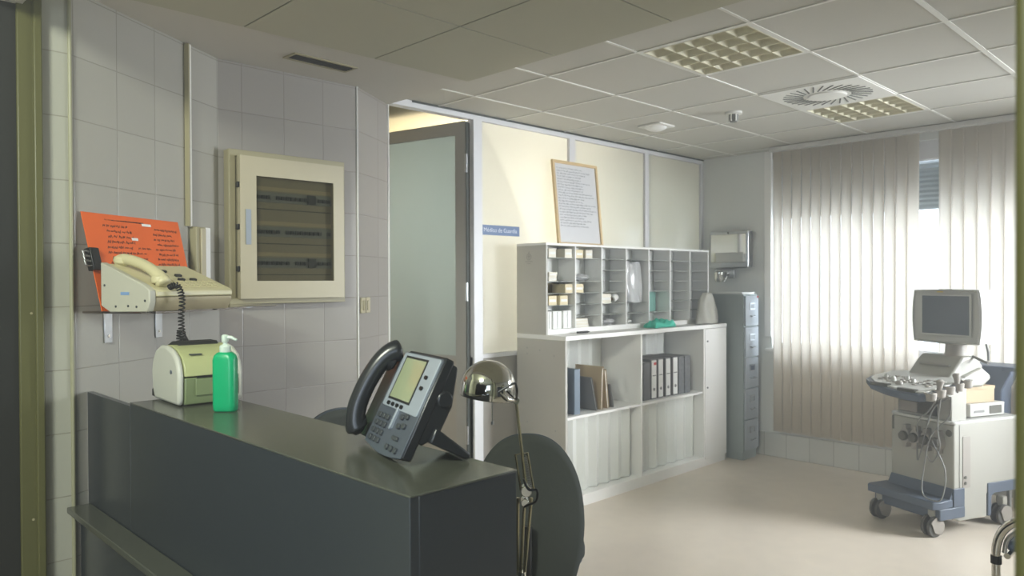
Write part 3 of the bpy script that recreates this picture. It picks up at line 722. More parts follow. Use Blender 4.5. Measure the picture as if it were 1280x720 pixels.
# door frame with glass
bm = BM()
dx0, dx1, dz0, dz1 = -0.272, 0.262, 0.024, 0.672; gx0, gx1, gz0, gz1 = -0.195, 0.205, 0.105, 0.585
def ring(bm, o, i, y0, y1):
    (a, b, c_, d) = o; (e, f_, g, h) = i
    add_box(bm, a, e, y0, y1, c_, d); add_box(bm, f_, b, y0, y1, c_, d); add_box(bm, e, f_, y0, y1, c_, g); add_box(bm, e, f_, y0, y1, h, d)
ring(bm, (dx0, dx1, dz0, dz1), (gx0, gx1, gz0, gz1), -0.088, -0.060)
door = part('door', bm, M_cream, fb)
part('glass_pane', box(gx0, gx1, -0.082, -0.078, gz0, gz1), M_smoked, door, smooth=0)
part('latch_plate', box(-0.247, -0.222, -0.092, -0.087, 0.27, 0.43), M_ipgrey, door, bev=0.001)
for z in (0.16, 0.35, 0.54): part('hinge', box(dx0-0.010, dx0+0.002, -0.083, -0.06, z-0.012, z+0.012), M_black, fb, bev=0.002)
part('inner_panel', box(gx0-0.03, gx1+0.03, -0.0585, -0.0505, gz0-0.03, gz1+0.03), M_cream, fb)
for r_, z in enumerate((0.19, 0.335, 0.495)):
    row = part('breaker_row', box(gx0, gx1, -0.064, -0.058, z-0.024, z+0.024), M_brk, fb)
    for k in range(16):
        if (k*7+r_*5) % 9 == 4: continue
        x = gx0+0.018+k*0.0243
        part('breaker_switch', box(x-0.008, x+0.008, -0.072, -0.064, z-0.010, z+0.006), M_brkd, row)
    if r_ != 1: part('meter', box(0.075, 0.115, -0.074, -0.064, z-0.022, z+0.022), M_brkd, row)
    part('label_strip', box(gx0, gx1, -0.0605, -0.0595, z+0.030, z+0.048), M_boxc, fb)
    part('slot_gap', box(gx0, gx1, -0.0600, -0.0586, z-0.058, z-0.054), M_dgrey, fb)

# switches on the pilaster
JU = Vector((0.345, 0.215, 0)).normalized(); JN = Vector((JU.y, -JU.x, 0)); JA = math.degrees(math.atan2(JU.y, JU.x))
ls = thing('light_switch', 'pair of small cream light switches beside the fuse box', 'switch', Vector((2.155, 3.345, 1.395))+JU*0.075, (0, 0, R(JA)))
for x in (-0.028, 0.028):
    p = part('switch_plate', prism(rrect(0.05, 0.082, 0.006, cx=x, cy=0.0), -0.012, -0.001, XZ), M_cream, ls, bev=0.002)
    part('rocker', box(x-0.014, x+0.014, -0.017, -0.011, -0.026, 0.026), M_creamd if x < 0 else M_cream, p, bev=0.002)

# ------------------------------------------------------------------ chrome desk lamp
dl = thing('desk_lamp', 'chrome spring-arm desk lamp with a dome shade and pull cord', 'lamp', (1.425, 1.395, 0.70))
sc3 = Vector((1.353, 1.473, 1.236))
rt = Vector((0.7145, -0.6996, 0)); fw = Vector((0.6996, 0.7145, 0))
Msh = Matrix.Translation(sc3) @ Matrix.Rotation(R(8), 4, fw)
pr = []
for i in range(13):
    a = R(90*i/12); pr.append((0.071*math.cos(a)+0.0005, 0.071*math.sin(a)*1.02))
inner = [(max(r-0.002, 0.0004), z-0.002) for r, z in pr[::-1]]
wpart('shade', lathe([(0.0715,-0.026),(0.0725,-0.024),(0.0715,-0.004)]+pr, Msh, 48, cap=False), M_chrome, dl, smooth=60).modifiers.new('solid', 'SOLIDIFY').thickness = -0.0015
wpart('bulb', lathe([(0.0,-0.018),(0.018,-0.012),(0.026,0.008),(0.02,0.028),(0.013,0.045)], Msh, 24), M_paper, dl)
neck = sc3+rt*0.028+fw*(-0.05)+Vector((0, 0, -0.002))
wpart('joint', cyl(neck-fw*0.012, neck+fw*0.03, 0.021, 28), M_chrome, dl, bev=0.004)
wpart('joint_cap', cyl(neck-fw*0.018, neck-fw*0.011, 0.013, 24), M_black, dl, bev=0.002)
atop = sc3+rt*0.074+Vector((0, 0, -0.034)); elb = Vector((1.422, 1.401, 0.962)); low = Vector((1.412, 1.408, 0.735))
wpart('yoke', add_cyl(tube([neck+rt*0.002-fw*0.014, neck+rt*0.022+Vector((0,0,-0.02))-fw*0.01, atop], 0.006, 10), atop-fw*0.012, atop+fw*0.012, 0.009), M_chrome, dl)
bm = BM()
for o in (-0.007, 0.007): add_tube(bm, [atop+fw*o, elb+fw*o], 0.0042, 8)
wpart('upper_arm', bm, M_lamparm, dl)
bm = BM()
q0 = elb+rt*(-0.028)+Vector((0,0,0.095)); q1 = elb+rt*(0.004)+Vector((0,0,0.1))
add_tube(bm, [elb-rt*0.014, q0, q1, elb+rt*0.02], 0.0032, 8)
wpart('spring_bracket', bm, M_lamparm, dl)
def spring(p0, p1, r=0.0055, turns=22):
    p0, p1 = Vector(p0), Vector(p1); t = (p1-p0).normalized(); s = t.orthogonal().normalized(); q = t.cross(s)
    return [p0.lerp(p1, i/(turns*8))+s*r*math.cos(i*math.pi/4)+q*r*math.sin(i*math.pi/4) for i in range(turns*8+1)]
wpart('spring', tube(spring(elb+rt*0.012+Vector((0,0,0.004)), elb+rt*(-0.002)+Vector((0,0,0.09))), 0.001, 5), M_brushed, dl)
wpart('elbow_joint', add_cyl(cyl(elb-fw*0.016, elb+fw*0.016, 0.015, 20), elb-fw*0.018+Vector((0,0,-0.03))-rt*0.004, elb+fw*0.018+Vector((0,0,-0.03))-rt*0.004, 0.011, 16), M_chrome, dl, bev=0.002)
bm = BM()
for a, b in ((-0.022, -0.012), (-0.004, -0.004), (0.014, 0.006)): add_tube(bm, [elb+rt*a+Vector((0,0,-0.02)), low+rt*b], 0.0042, 8)
wpart('lower_arm', bm, M_lamparm, dl)
wpart('base', lathe([(0.0,0.70),(0.03,0.70),(0.032,0.705),(0.028,0.712),(0.012,0.716),(0.010,0.745)], T(low.x, low.y, 0)), M_chrome, dl)
wpart('cable', tube(smooth_path([neck-fw*0.02, neck+rt*0.02+Vector((0,0,0.012))-fw*0.02, neck+rt*0.042+Vector((0,0,0.022))-fw*0.02, neck+rt*0.048+Vector((0,0,0.002))-fw*0.015, atop+Vector((0,0,0.004))-fw*0.012], 8), 0.0032, 8), M_black, dl, smooth=80)
wpart('cable', tube(smooth_path([elb+rt*(-0.008)+Vector((0,0,0.035))-fw*0.018, elb+rt*0.006+Vector((0,0,0.008))-fw*0.022, elb+rt*0.028+Vector((0,0,0.006))-fw*0.022, elb+rt*0.026+Vector((0,0,-0.022))-fw*0.022, elb+rt*0.004+Vector((0,0,-0.034))-fw*0.02, elb+rt*(-0.006)+Vector((0,0,-0.04))-fw*0.016], 8), 0.0032, 8), M_black, dl, smooth=80)
pc = sc3+rt*0.012-fw*0.055
wpart('pull_cord', add_cyl(tube([pc+Vector((0,0,-0.02)), pc+Vector((0,0,-0.082))], 0.0012, 6), pc+Vector((0,0,-0.088)), pc+Vector((0,0,-0.080)), 0.004, 10), M_brushed, dl)

# ------------------------------------------------------------------ office chairs
def shell_bm(w, h, thick, bulge=0.06):
    """curved rounded back shell, local x across, z up, convex towards -y; lower end at z=0"""
    bm = BM(); nu, nv = 20, 20; grid = []
    for j in range(nv+1):
        t = j/nv; row = []
        for i in range(nu+1):
            s = -1+2*i/nu
            # map the square to a superellipse outline
            uu, vv = s, -1+2*t
            k = 1/((abs(uu)**2.35+abs(vv)**2.35)**(1/2.35)) if (uu or vv) else 1
            m = max(abs(uu), abs(vv)); x = uu*k*m; z = vv*k*m
            wd = w/2*(1.0-0.10*max(0, -z)); 
            row.append(bm.verts.new((x*wd, -bulge*(1-0.9*x*x)*(1-0.35*z*z)+0.02*z, (z+1)/2*h)))
        grid.append(row)
    for j in range(nv):
        for i in range(nu): bm.faces.new((grid[j][i], grid[j][i+1], grid[j+1][i+1], grid[j+1][i]))
    return bm
def office_chair(label, loc, rz, topz):
    t = thing('office_chair', label, 'chair', loc, (0, 0, R(rz)))
    h = 0.70; z0 = topz-h
    a = part('back_shell', shell_bm(0.43, h, 0.01), M_shell, t, smooth=80); a.location = (0, -0.20, z0); a.rotation_euler = (R(-8), 0, 0)
    a.modifiers.new('solid', 'SOLIDIFY').thickness = 0.012
    b = part('back_cushion', shell_bm(0.415, h-0.02, 0.03, 0.05), M_fabric, t, smooth=80); b.location = (0, -0.178, z0+0.008); b.rotation_euler = (R(-8), 0, 0)
    m = b.modifiers.new('solid', 'SOLIDIFY'); m.thickness = -0.035
    part('seat', prism(rrect(0.46, 0.44, 0.1, 8, 0, 0.06), 0.41, 0.475, XY), M_fabric, t, bev=0.02, seg=3)
    part('seat_shell', prism(rrect(0.44, 0.42, 0.1, 8, 0, 0.06), 0.395, 0.409, XY), M_shell, t, bev=0.005)
    part('back_support', tube(smooth_path([(0, 0.02, 0.385), (0, -0.2, 0.385), (0, -0.275, 0.45), (0, -0.265, 0.60)], 6), 0.016, 10), M_black, t)
    part('gas_column', lathe([(0.025,0.10),(0.025,0.25),(0.016,0.25),(0.016,0.395)]), M_black, t)
    for k in range(5):
        a = R(72*k+18); d = Vector((math.cos(a), math.sin(a), 0))
        l = part('base_leg', tube([d*0.02+Vector((0,0,0.11)), d*0.15+Vector((0,0,0.095)), d*0.28+Vector((0,0,0.07))], [0.022,0.018,0.014], 10), M_black, t)
        s = Vector((-d.y, d.x, 0)); c0 = d*0.28+Vector((0,0,0.027))
        cbm = BM()
        for o in (-0.014, 0.014): add_cyl(cbm, c0+s*(o-0.007), c0+s*(o+0.007), 0.027, 18)
        add_cyl(cbm, c0, c0+Vector((0,0,0.05)), 0.008, 10)
        part('caster', cbm, M_black, l)
    return t
office_chair('dark grey office chair with glossy back shell standing beside the chrome lamp', (2.19, 2.15, 0), -45.5, 0.925)
office_chair('dark office chair behind the counter, only the top of its back showing', (1.76, 2.80, 0), 170, 0.965)

# ------------------------------------------------------------------ shelving unit
X0, X1, YF, YW = 3.69, 5.745, 3.27, 3.72
lc = thing('storage_cabinet', 'long low white storage cabinet with open shelves of binders and folders', 'cabinet', (4.7, 3.5, 0))
W_CT = 1.155
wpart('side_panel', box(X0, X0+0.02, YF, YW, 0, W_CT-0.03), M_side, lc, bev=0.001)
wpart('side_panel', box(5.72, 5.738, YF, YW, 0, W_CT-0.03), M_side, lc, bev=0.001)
wpart('counter_top', box(X0-0.001, 5.742, YF-0.006, YW, W_CT-0.03, W_CT), M_white, lc, bev=0.002)
wpart('divider', box(4.533, 4.551, YF+0.006, YW-0.01, 0.06, W_CT-0.031), M_white, lc, bev=0.001)
wpart('divider', box(5.385, 5.403, YF, YW-0.01, 0.06, W_CT-0.031), M_white, lc, bev=0.001)
wpart('back_panel', box(X0+0.02, 5.72, YW-0.008, YW, 0.06, W_CT-0.031), M_back, lc)
wpart('shelf', box(X0+0.02, 4.533, YF+0.01, YW-0.01, 0.595, 0.613), M_white, lc, bev=0.001)
wpart('shelf', box(4.551, 5.385, YF+0.01, YW-0.01, 0.595, 0.613), M_white, lc, bev=0.001)
wpart('bottom_board', box(X0+0.02, 5.72, YF+0.001, YW-0.01, 0.058, 0.076), M_white, lc, bev=0.001)
wpart('plinth', box(X0+0.02, 5.72, YF+0.003, YF+0.02, 0, 0.057), M_white, lc)
def pleats(x0, x1, y, z0, z1, pitch=0.062):
    n = max(2, round((x1-x0)/pitch)); p = (x1-x0)/n
    fr_ = [(x0+i*p+(0.012 if 0 < i < n and i % 2 else 0)*random.uniform(0.5, 1), y+(0.030 if i % 2 else 0.0)+random.uniform(0, 0.006)) for i in range(n+1)]
    return prism(fr_+[(u, v+0.003) for u, v in fr_[::-1]], z0, z1, XY)
for a, b in ((X0+0.022, 4.531), (4.553, 5.383)):
    wpart('slatted_screen', pleats(a, b, 3.335, 0.079, 0.593), M_pleat, lc, smooth=0)
    wpart('slatted_screen', pleats(a, b, 3.61, 0.615, W_CT-0.032), M_pleat, lc, smooth=0)
d_ = wpart('door', box(5.405, 5.7395, YF-0.004, YF+0.012, 0.055, W_CT-0.034), M_white, lc, bev=0.002)
for z in (0.64, 1.02): wpart('lock', cyl((5.435, YF-0.0045, z), (5.435, YF-0.010, z), 0.007), M_btn, d_)
for y, z in ((3.62,1.06),(3.62,1.02),(3.50,1.05),(3.37,1.02),(3.62,0.55),(3.36,0.52),(3.5,0.3)): wpart('screw_cap', cyl((X0-0.0015, y, z), (X0+0.001, y, z), 0.006, 10), M_alu, lc)

hu = thing('pigeonhole_unit', 'white pigeonhole unit with seven columns on top of the low cabinet', 'shelving unit', (4.72, 3.6, W_CT))
HX = [3.702+0.2919*i for i in range(8)]; HY = 3.44; RZ = [1.19+0.0816*k for k in range(8)]
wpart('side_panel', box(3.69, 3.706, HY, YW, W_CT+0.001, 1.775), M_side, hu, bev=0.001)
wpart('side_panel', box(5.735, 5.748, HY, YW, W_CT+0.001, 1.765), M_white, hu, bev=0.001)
wpart('top_board', box(3.689, 5.749, HY-0.002, YW, 1.762, 1.778), M_white, hu, bev=0.001)
wpart('bottom_board', box(3.706, 5.735, HY-0.002, YW, W_CT+0.001, 1.19), M_white, hu, bev=0.001)
wpart('back_panel', box(3.706, 5.735, 3.600, 3.606, 1.19, 1.762), M_back, hu)
for i in range(1, 7): wpart('divider', box(HX[i]-0.005, HX[i]+0.005, HY, 3.599, 1.19, 1.762), M_white, hu)
skip = {(0,1), (0,5), (1,5), (4,2), (3,3), (3,4), (3,5)}
for i in range(7):
    for k in range(1, 7):
        if (i, k) in skip: continue
        wpart('shelf', box(HX[i]+0.006, HX[i+1]-0.006, HY+0.012, 3.599, RZ[k]-0.0025, RZ[k]), M_hshelf, hu, smooth=0)
# faint emblem on the side
em = BM()
def EM(u, v, a): return (3.69-0.0008, 3.60-u, 1.685+v)
for a in range(24):
    a0, a1 = a*2*math.pi/24, (a+1)*2*math.pi/24
    em.faces.new([em.verts.new(Vector(EM(r*math.cos(t), r*math.sin(t), 0))) for r, t in ((0.018, a0), (0.023, a0), (0.023, a1), (0.018, a1))])
for pts in (((-0.004,-0.014),(0.004,-0.014),(0.004,0.014),(-0.004,0.014)), ((-0.012,0.0),(0.012,0.0),(0.012,0.006),(-0.012,0.006)), ((-0.005,0.024),(0.005,0.024),(0.0,0.045)), ((-0.035,-0.034),(0.035,-0.034),(0.035,-0.030),(-0.035,-0.030)), ((-0.018,-0.047),(0.018,-0.047),(0.018,-0.044),(-0.018,-0.044))):
    em.faces.new([em.verts.new(Vector(EM(u, v, 0))) for u, v in pts])
wpart('emblem', em, mat('emblem_grey', (148,145,140), 0.5), hu, smooth=0)['label'] = 'faint grey emblem'

# cartons in the pigeonholes
def carton(x0, x1, k, h, m, label, name='carton', group=None, d=0.125, cat='box', y0=None):
    z = RZ[k]+0.0005; y0 = HY+0.018 if y0 is None else y0
    t = thing(name, label, cat, ((x0+x1)/2, y0+d/2, z), group=group); w = x1-x0
    part('carton_body', box(-w/2, w/2, -d/2, d/2, 0, h), m, t, bev=0.0015)
    part('end_label', box(-w/2+0.008, w/2-0.008, -d/2-0.0008, -d/2+0.0002, h*0.35, h*0.62), M_paper, t)
    return t
def X_(px): return 3.702+(px-684)*(0.2919*7/201.6)  # only a layout shorthand along the unit
carton(3.735, 3.810, 6, 0.062, M_boxw, 'small white carton, left one in the top left pigeonhole')
carton(3.900, 3.975, 6, 0.062, M_boxw, 'small white carton, right one in the top left pigeonhole')
carton(4.020, 4.095, 6, 0.060, M_boxc, 'small cream carton, left one in the top hole of the second column')
carton(4.125, 4.200, 6, 0.060, M_boxw, 'small white carton, right one in the top hole of the second column')
carton(3.735, 3.815, 4, 0.030, M_boxw, 'flat white carton under another in the left column')
t = carton(3.740, 3.820, 4, 0.032, M_boxw, 'flat white carton on top of another in the left column'); t.location.z += 0.031
carton(3.905, 3.980, 3, 0.062, M_boxc, 'cream carton in the fourth pigeonhole down, left column')
carton(4.015, 4.100, 3, 0.062, M_boxc, 'cream carton in the fourth pigeonhole down, second column')
carton(3.735, 3.815, 2, 0.064, M_boxc, 'cream carton, left of the two above the white packs')
carton(3.850, 3.930, 2, 0.064, M_boxc, 'cream carton, right of the two above the white packs')
for x, z_, w in ((3.985/1-0.268, 0, 0.04), (3.79, 0, 0.085), (3.895, 0, 0.085)):
    pass
for (x0, x1, l) in ((3.715, 3.760, 'narrow white paper pack at the left in the bottom left pigeonhole'), (3.775, 3.862, 'white paper pack in the middle of the bottom left pigeonhole'), (3.880, 3.965, 'white paper pack at the right in the bottom left pigeonhole')):
    t = thing('paper_pack', l, 'pack', ((x0+x1)/2, HY+0.085, RZ[0]+0.0005)); w = (x1-x0)/2
    part('pack_body', box(-w, w, -0.07, 0.065, 0, 0.122), M_paper, t, bev=0.002)
    part('spine_line', box(-0.002, 0.002, -0.0712, -0.0695, 0.005, 0.118), M_alu, t)
# brown cardboard trays lining some holes
for i, k, l in ((0,6,'brown cardboard liner in the top left pigeonhole'), (1,6,'brown cardboard liner in the top hole of the second column'), (0,3,'brown cardboard liner behind the cream carton, left column'), (0,2,'brown cardboard liner behind the two cream cartons above the white packs')):
    solo('cardboard_liner', box(HX[i]+0.008, HX[i+1]-0.008, 3.590, 3.596, RZ[k]+0.001, RZ[k+1]-0.012), M_card, l, 'cardboard')
def crumple(name, label, cat, cx, cy, z, w, d, h, m, amp=0.25, seed=1, sub=3):
    rnd = random.Random(seed); bm = BM(); bmesh.ops.create_icosphere(bm, subdivisions=sub, radius=1.0)
    dirs = [Vector((rnd.gauss(0,1), rnd.gauss(0,1), rnd.gauss(0,1))).normalized() for _ in range(14)]
    for v in bm.verts:
        n = v.co.normalized(); s = 1+sum(amp*0.5*math.copysign(abs(math.sin(5*n.dot(q)+i)), math.sin(3*n.dot(q))) for i, q in enumerate(dirs))/5
        v.co = Vector((n.x*w/2*s, n.y*d/2*min(s, 1.15), n.z*h/2*s))
    zm = min(v.co.z for v in bm.verts)
    for v in bm.verts: v.co.z -= zm
    return solo(name, bm, m, label, cat, loc=(cx, cy, z), smooth=25)
crumple('wrapper', 'crumpled clear wrapper lying in the second column of pigeonholes', 'wrapper', 4.115, 3.52, RZ[4]+0.001, 0.19, 0.10, 0.05, M_bag, 0.5, 3)
crumple('gauze_bundle', 'small crumpled white bundle near the top of the third column', 'bundle', 4.345, 3.52, RZ[5]+0.004, 0.09, 0.08, 0.04, M_paper, 0.5, 5)
carton(4.300, 4.415, 2, 0.070, M_boxw, 'plain white box beside the tape roll in the third column')
tr = thing('tape_roll', 'roll of white tape on its side in the third column of pigeonholes', 'tape', (4.50, 3.50, RZ[2]+0.001), )
part('tape', lathe([(0.014,-0.024),(0.028,-0.024),(0.028,0.024),(0.014,0.024),(0.014,-0.024)], T(0, 0, 0.037) @ Matrix.Rotation(R(68), 4, 'Y') , 28, cap=False), M_paper, tr)
part('core', lathe([(0.011,-0.025),(0.014,-0.025),(0.014,0.025),(0.011,0.025),(0.011,-0.025)], T(0, 0, 0.037) @ Matrix.Rotation(R(68), 4, 'Y'), 28, cap=False), M_card, tr)
carton(4.005, 4.155, 0, 0.022, M_boxw, 'flat white packet at the bottom of a stack in the second column', name='packet', cat='packet')
t = carton(4.010, 4.150, 0, 0.020, M_boxw, 'flat white packet in the middle of a stack in the second column', name='packet', cat='packet'); t.location.z += 0.0225
t = carton(4.005, 4.145, 0, 0.018, M_boxw, 'flat white packet on top of a stack in the second column', name='packet', cat='packet'); t.location.z += 0.043
crumple('blister_pack', 'folded clear plastic packet in the bottom hole of the third column', 'packet', 4.43, 3.53, RZ[0]+0.001, 0.20, 0.11, 0.05, M_bag, 0.5, 9)
crumple('tissue_bundle', 'small pale bundle at the foot of the fourth column', 'bundle', 4.66, 3.52, RZ[0]+0.001, 0.12, 0.09, 0.03, M_paper, 0.4, 12)
# big hanging plastic bag in the fourth column
def bag_bm(w, h, d, seed, folds=7, taper=0.06):
    rnd = random.Random(seed); bm = BM(); nu, nv = 22, 18; g = []
    for j in range(nv+1):
        t = j/nv; row = []
        for i in range(2*nu):
            a = 2*math.pi*i/(2*nu); wv = 1-taper*t*t-0.10*(t**8)+0.04*math.sin(7*t+seed)
            r = 1+0.14*math.sin(folds*a+2.1*math.sin(3*t)+seed)+0.10*math.sin(3*a+9*t)
            row.append(bm.verts.new((w/2*math.cos(a)*wv*(0.93+0.07*r), d/2*math.sin(a)*r*(0.35+0.65*(1-t)**0.5), h*t+0.004*math.sin(5*a))))
        g.append(row)
    for j in range(nv):
        for i in range(2*nu): bm.faces.new((g[j][i], g[j][(i+1) % (2*nu)], g[j+1][(i+1) % (2*nu)], g[j+1][i]))
    bm.faces.new(g[0][::-1]); bm.faces.new(g[-1]); return bm
solo('plastic_bag', bag_bm(0.25, 0.31, 0.09, 4), M_bag, 'large crumpled clear plastic bag hanging over the fourth column of pigeonholes', 'bag', loc=(4.722, 3.50, RZ[2]+0.001), smooth=60)
solo('plastic_bag', bag_bm(0.30, 0.25, 0.12, 8, 6, 0.55), translucent_mat('beige_bag', (206,204,194), (220,218,208), 0.3, gloss=0.8, rough=0.3), 'slumped beige plastic bag at the right end of the cabinet top', 'bag', loc=(5.57, 3.35, W_CT+0.008), smooth=60)
# teal tray and cloth
tt = thing('teal_folder', 'pale teal folder standing in the fifth column above the teal cloth', 'folder', (5.015, 3.565, RZ[1]+0.0005))
part('cover', box(-0.115, 0.115, -0.004, 0.0, 0, 0.155), M_tealp, tt, bev=0.001)
part('pages', box(-0.11, 0.11, 0.0005, 0.012, 0.002, 0.15), M_paper, tt)
part('cover', box(-0.115, 0.115, 0.0125, 0.016, 0, 0.155), M_tealp, tt, bev=0.001)
def cloth_bm(seed, w, d, h):
    rnd = random.Random(seed); bm = BM(); n = 26; g = []
    for j in range(n+1):
        row = []
        for i in range(n+1):
            u, v = i/n*2-1, j/n*2-1; e = max(abs(u), abs(v))
            z = h*(1-e**8)*(0.62+0.16*math.sin(3*u+2*v)+0.14*math.sin(9*u-4*v)*math.cos(6*v))+0.006*math.sin(17*u+6*v)*(1-e)
            row.append(bm.verts.new((u*w/2*(1+0.1*math.sin(5*v)), v*d/2*(1+0.12*math.sin(4*u)), max(0.0015, z))))
        g.append(row)
    for j in range(n):
        for i in range(n): bm.faces.new((g[j][i], g[j][i+1], g[j+1][i+1], g[j+1][i]))
    return bm
o = solo('teal_cloth', cloth_bm(3, 0.27, 0.13, 0.078), M_teal, 'folded bright teal cloth lying on the cabinet top', 'cloth', loc=(4.88, 3.352, W_CT+0.0035), smooth=70)
o.modifiers.new('solid', 'SOLIDIFY').thickness = 0.003
solo('marker_pen', add_cyl(cyl((3.945, 3.385, W_CT+0.008), (4.045, 3.375, W_CT+0.008), 0.0075, 12), (4.045, 3.375, W_CT+0.008), (4.062, 3.3735, W_CT+0.008), 0.004, 10), M_black, 'black marker pen lying on the cabinet top before the second column', 'pen')
solo('paper_strip', box(4.78, 4.90, 3.30, 3.40, W_CT+0.0003, W_CT+0.0025), M_paper, 'white paper slip partly under the teal cloth', 'paper')

# binders and folders on the middle shelf
SZ = 0.6135
def binder(label, x, w, h, m, spine=True, tilt=0, d=0.26, group=None, y=3.33, red=False):
    t = thing('ring_binder' if spine else 'lever_file', label, 'binder', (x, y+d/2, SZ), (0, R(tilt), 0), group=group)
    if not spine: t.name = 'ring_binder'
    part('cover', box(-w/2, w/2, -d/2, d/2, 0, h), m, t, bev=0.004)
    if spine:
        part('spine_label', box(-w/2+0.006, w/2-0.006, -d/2-0.001, -d/2+0.001, 0.01, h-0.008), M_paper, t)
        part('finger_ring', lathe([(0.005,0.0),(0.011,0.0),(0.011,0.002),(0.005,0.002),(0.005,0.0)], T(0, -d/2-0.001, 0.075) @ Matrix.Rotation(R(90), 4, 'X'), 20, cap=False), M_btn, t)
        part('label_text', box(-w/2+0.014, w/2-0.014, -d/2-0.0016, -d/2-0.0008, h*0.58, h*0.60), M_btn, t)
        if red: part('red_mark', box(-0.004, w/2-0.006, -d/2-0.0018, -d/2-0.0008, h-0.045, h-0.025), M_red, t)
    return t
binder('plain grey ring binder, leftmost in the right-hand bay', 4.685, 0.085, 0.285, M_binder, spine=False)
binder('white-spined ring binder with a red mark near its top', 4.775, 0.072, 0.305, M_binder, red=True)
binder('white-spined ring binder between the red-marked one and two others', 4.865, 0.070, 0.305, M_binder)
binder('white-spined ring binder, second from the marbled binders', 4.965, 0.070, 0.305, M_binder)
binder('white-spined ring binder touching the marbled binders', 5.065, 0.070, 0.305, M_binder)
binder('marbled grey ring binder beside the white-spined ones', 5.15, 0.078, 0.30, M_marble, spine=False)
binder('marbled grey ring binder farthest right on the shelf', 5.24, 0.078, 0.30, M_marble, spine=False)
def folder(label, x, w, h, m, lean, y=3.32, d=0.25):
    t = thing('document_folder', label, 'folder', (x, y+d/2, SZ), (0, R(lean), 0))
    t.location.z += abs(math.sin(R(lean)))*w/2+0.001
    part('cover', box(-w/2, -w/2+0.002, -d/2, d/2, 0, h), m, t); part('pages', box(-w/2+0.0022, w/2-0.0022, -d/2+0.006, d/2-0.004, 0.003, h-0.01), M_paper, t)
    part('cover', box(w/2-0.002, w/2, -d/2, d/2, 0, h), m, t)
    if w > 0.05: part('spine', box(-w/2, w/2, -d/2-0.002, -d/2-0.0002, 0, h), m, t)
    return t
M_bluef = mat('pale_blue_folder', (118,132,146), 0.5)
M_tan = mat('tan_folder', (180,160,130), 0.7)
folder('dark grey folder leaning at the far left of the middle shelf', 3.755, 0.024, 0.30, M_binder, -2)
folder('pale blue folder standing left on the middle shelf', 3.865, 0.055, 0.305, M_bluef, 0)
folder('thin dark folder leaning against the tan ones', 4.075, 0.014, 0.24, M_binder, -14)
folder('tan folder with bent papers, middle of the left bay', 4.130, 0.018, 0.30, M_tan, 3)
folder('wide tan folder leaning in the left bay', 4.205, 0.02, 0.28, M_tan, -7)
folder('thin dark folder leaning right of the tan folders', 4.262, 0.012, 0.17, M_binder, -13)

# framed board leaning on the partition
fbz = 1.7785
fbd = thing('framed_notice', 'pine-framed white notice board full of writing leaning on the partition', 'notice board', (4.296, 3.652, fbz))
lean = math.atan2(0.063, 0.625)
fbd.rotation_euler = (-lean, 0, 0)
part('frame', frame_bm(BM(), 0.51, 0.632, 0.022, -0.016, 0.004, XZ, 0, 0.316), M_wood, fbd, bev=0.002)
part('board', box(-0.235, 0.235, -0.006, 0.0, 0.02, 0.612), M_board, fbd)
bm = BM()
for k in range(22): 
    v = 0.575-k*0.0205
    scribble(bm, -0.21, -0.21+random.uniform(0.26, 0.42), v, 0.015, lambda u, w_, a: (u, -0.0068, w_), 0.0022, 1.4)
part('handwriting', bm, M_inklight, fbd, smooth=0)
# blue sign
sg = thing('wall_sign', 'small blue sign lettered in white on the glazed partition', 'sign', (3.56, PY+0.001, 1.833))
part('sign_plate', box(-0.183, 0.183, -0.006, -0.001, 0, 0.068), M_sign, sg, bev=0.001)
part('sign_end', box(-0.190, -0.184, -0.008, -0.001, 0, 0.068), M_dgrey, sg)
bm = text_bm('Médico de Guardia', 0.041)
bmesh.ops.transform(bm, matrix=T(0, -0.0066, 0.034) @ Matrix.Rotation(R(90), 4, 'X'), verts=bm.verts)
part('lettering', bm, M_signtxt, sg, smooth=0)
sg.location.y = PY-0.002+0.012

# ------------------------------------------------------------------ filing cabinet
fc = thing('filing_cabinet', 'tall narrow grey filing cabinet with five drawers beside the blinds', 'filing cabinet', (5.92, 3.38, 0))
wpart('body', box(5.797, 6.035, 3.142, 3.70, 0.07, 1.40), M_file, fc, bev=0.003)
wpart('plinth', box(5.80, 6.03, 3.15, 3.69, 0.0, 0.069), M_file, fc)
for k in range(5):
    z0 = 0.085+k*0.262
    dd = wpart('drawer', box(5.805, 6.027, 3.124, 3.141, z0, z0+0.252), M_filef, fc, bev=0.003)
    wpart('label_holder', frame_bm(BM(), 0.085, 0.055, 0.008, 3.119, 3.124, lambda u, v, a: (u, a, v), 5.916, z0+0.165), M_brushed, dd)
    wpart('drawer_label', box(5.882, 5.950, 3.1225, 3.1245, z0+0.145, z0+0.185), M_usb if k == 2 else M_filef, dd)
    wpart('handle', tube([(5.885, 3.123, z0+0.085), (5.885, 3.108, z0+0.08), (5.947, 3.108, z0+0.08), (5.947, 3.123, z0+0.085)], 0.005, 8), M_brushed, dd)
wpart('lock', cyl((6.005, 3.123, 1.375), (6.005, 3.117, 1.375), 0.008), M_red, fc)
solo('paper_stack', add_box(box(5.81, 6.02, 3.16, 3.42, 1.4005, 1.408), 5.80, 6.025, 3.155, 3.40, 1.4085, 1.416), M_paper, 'thin stack of white paper on top of the filing cabinet', 'paper')

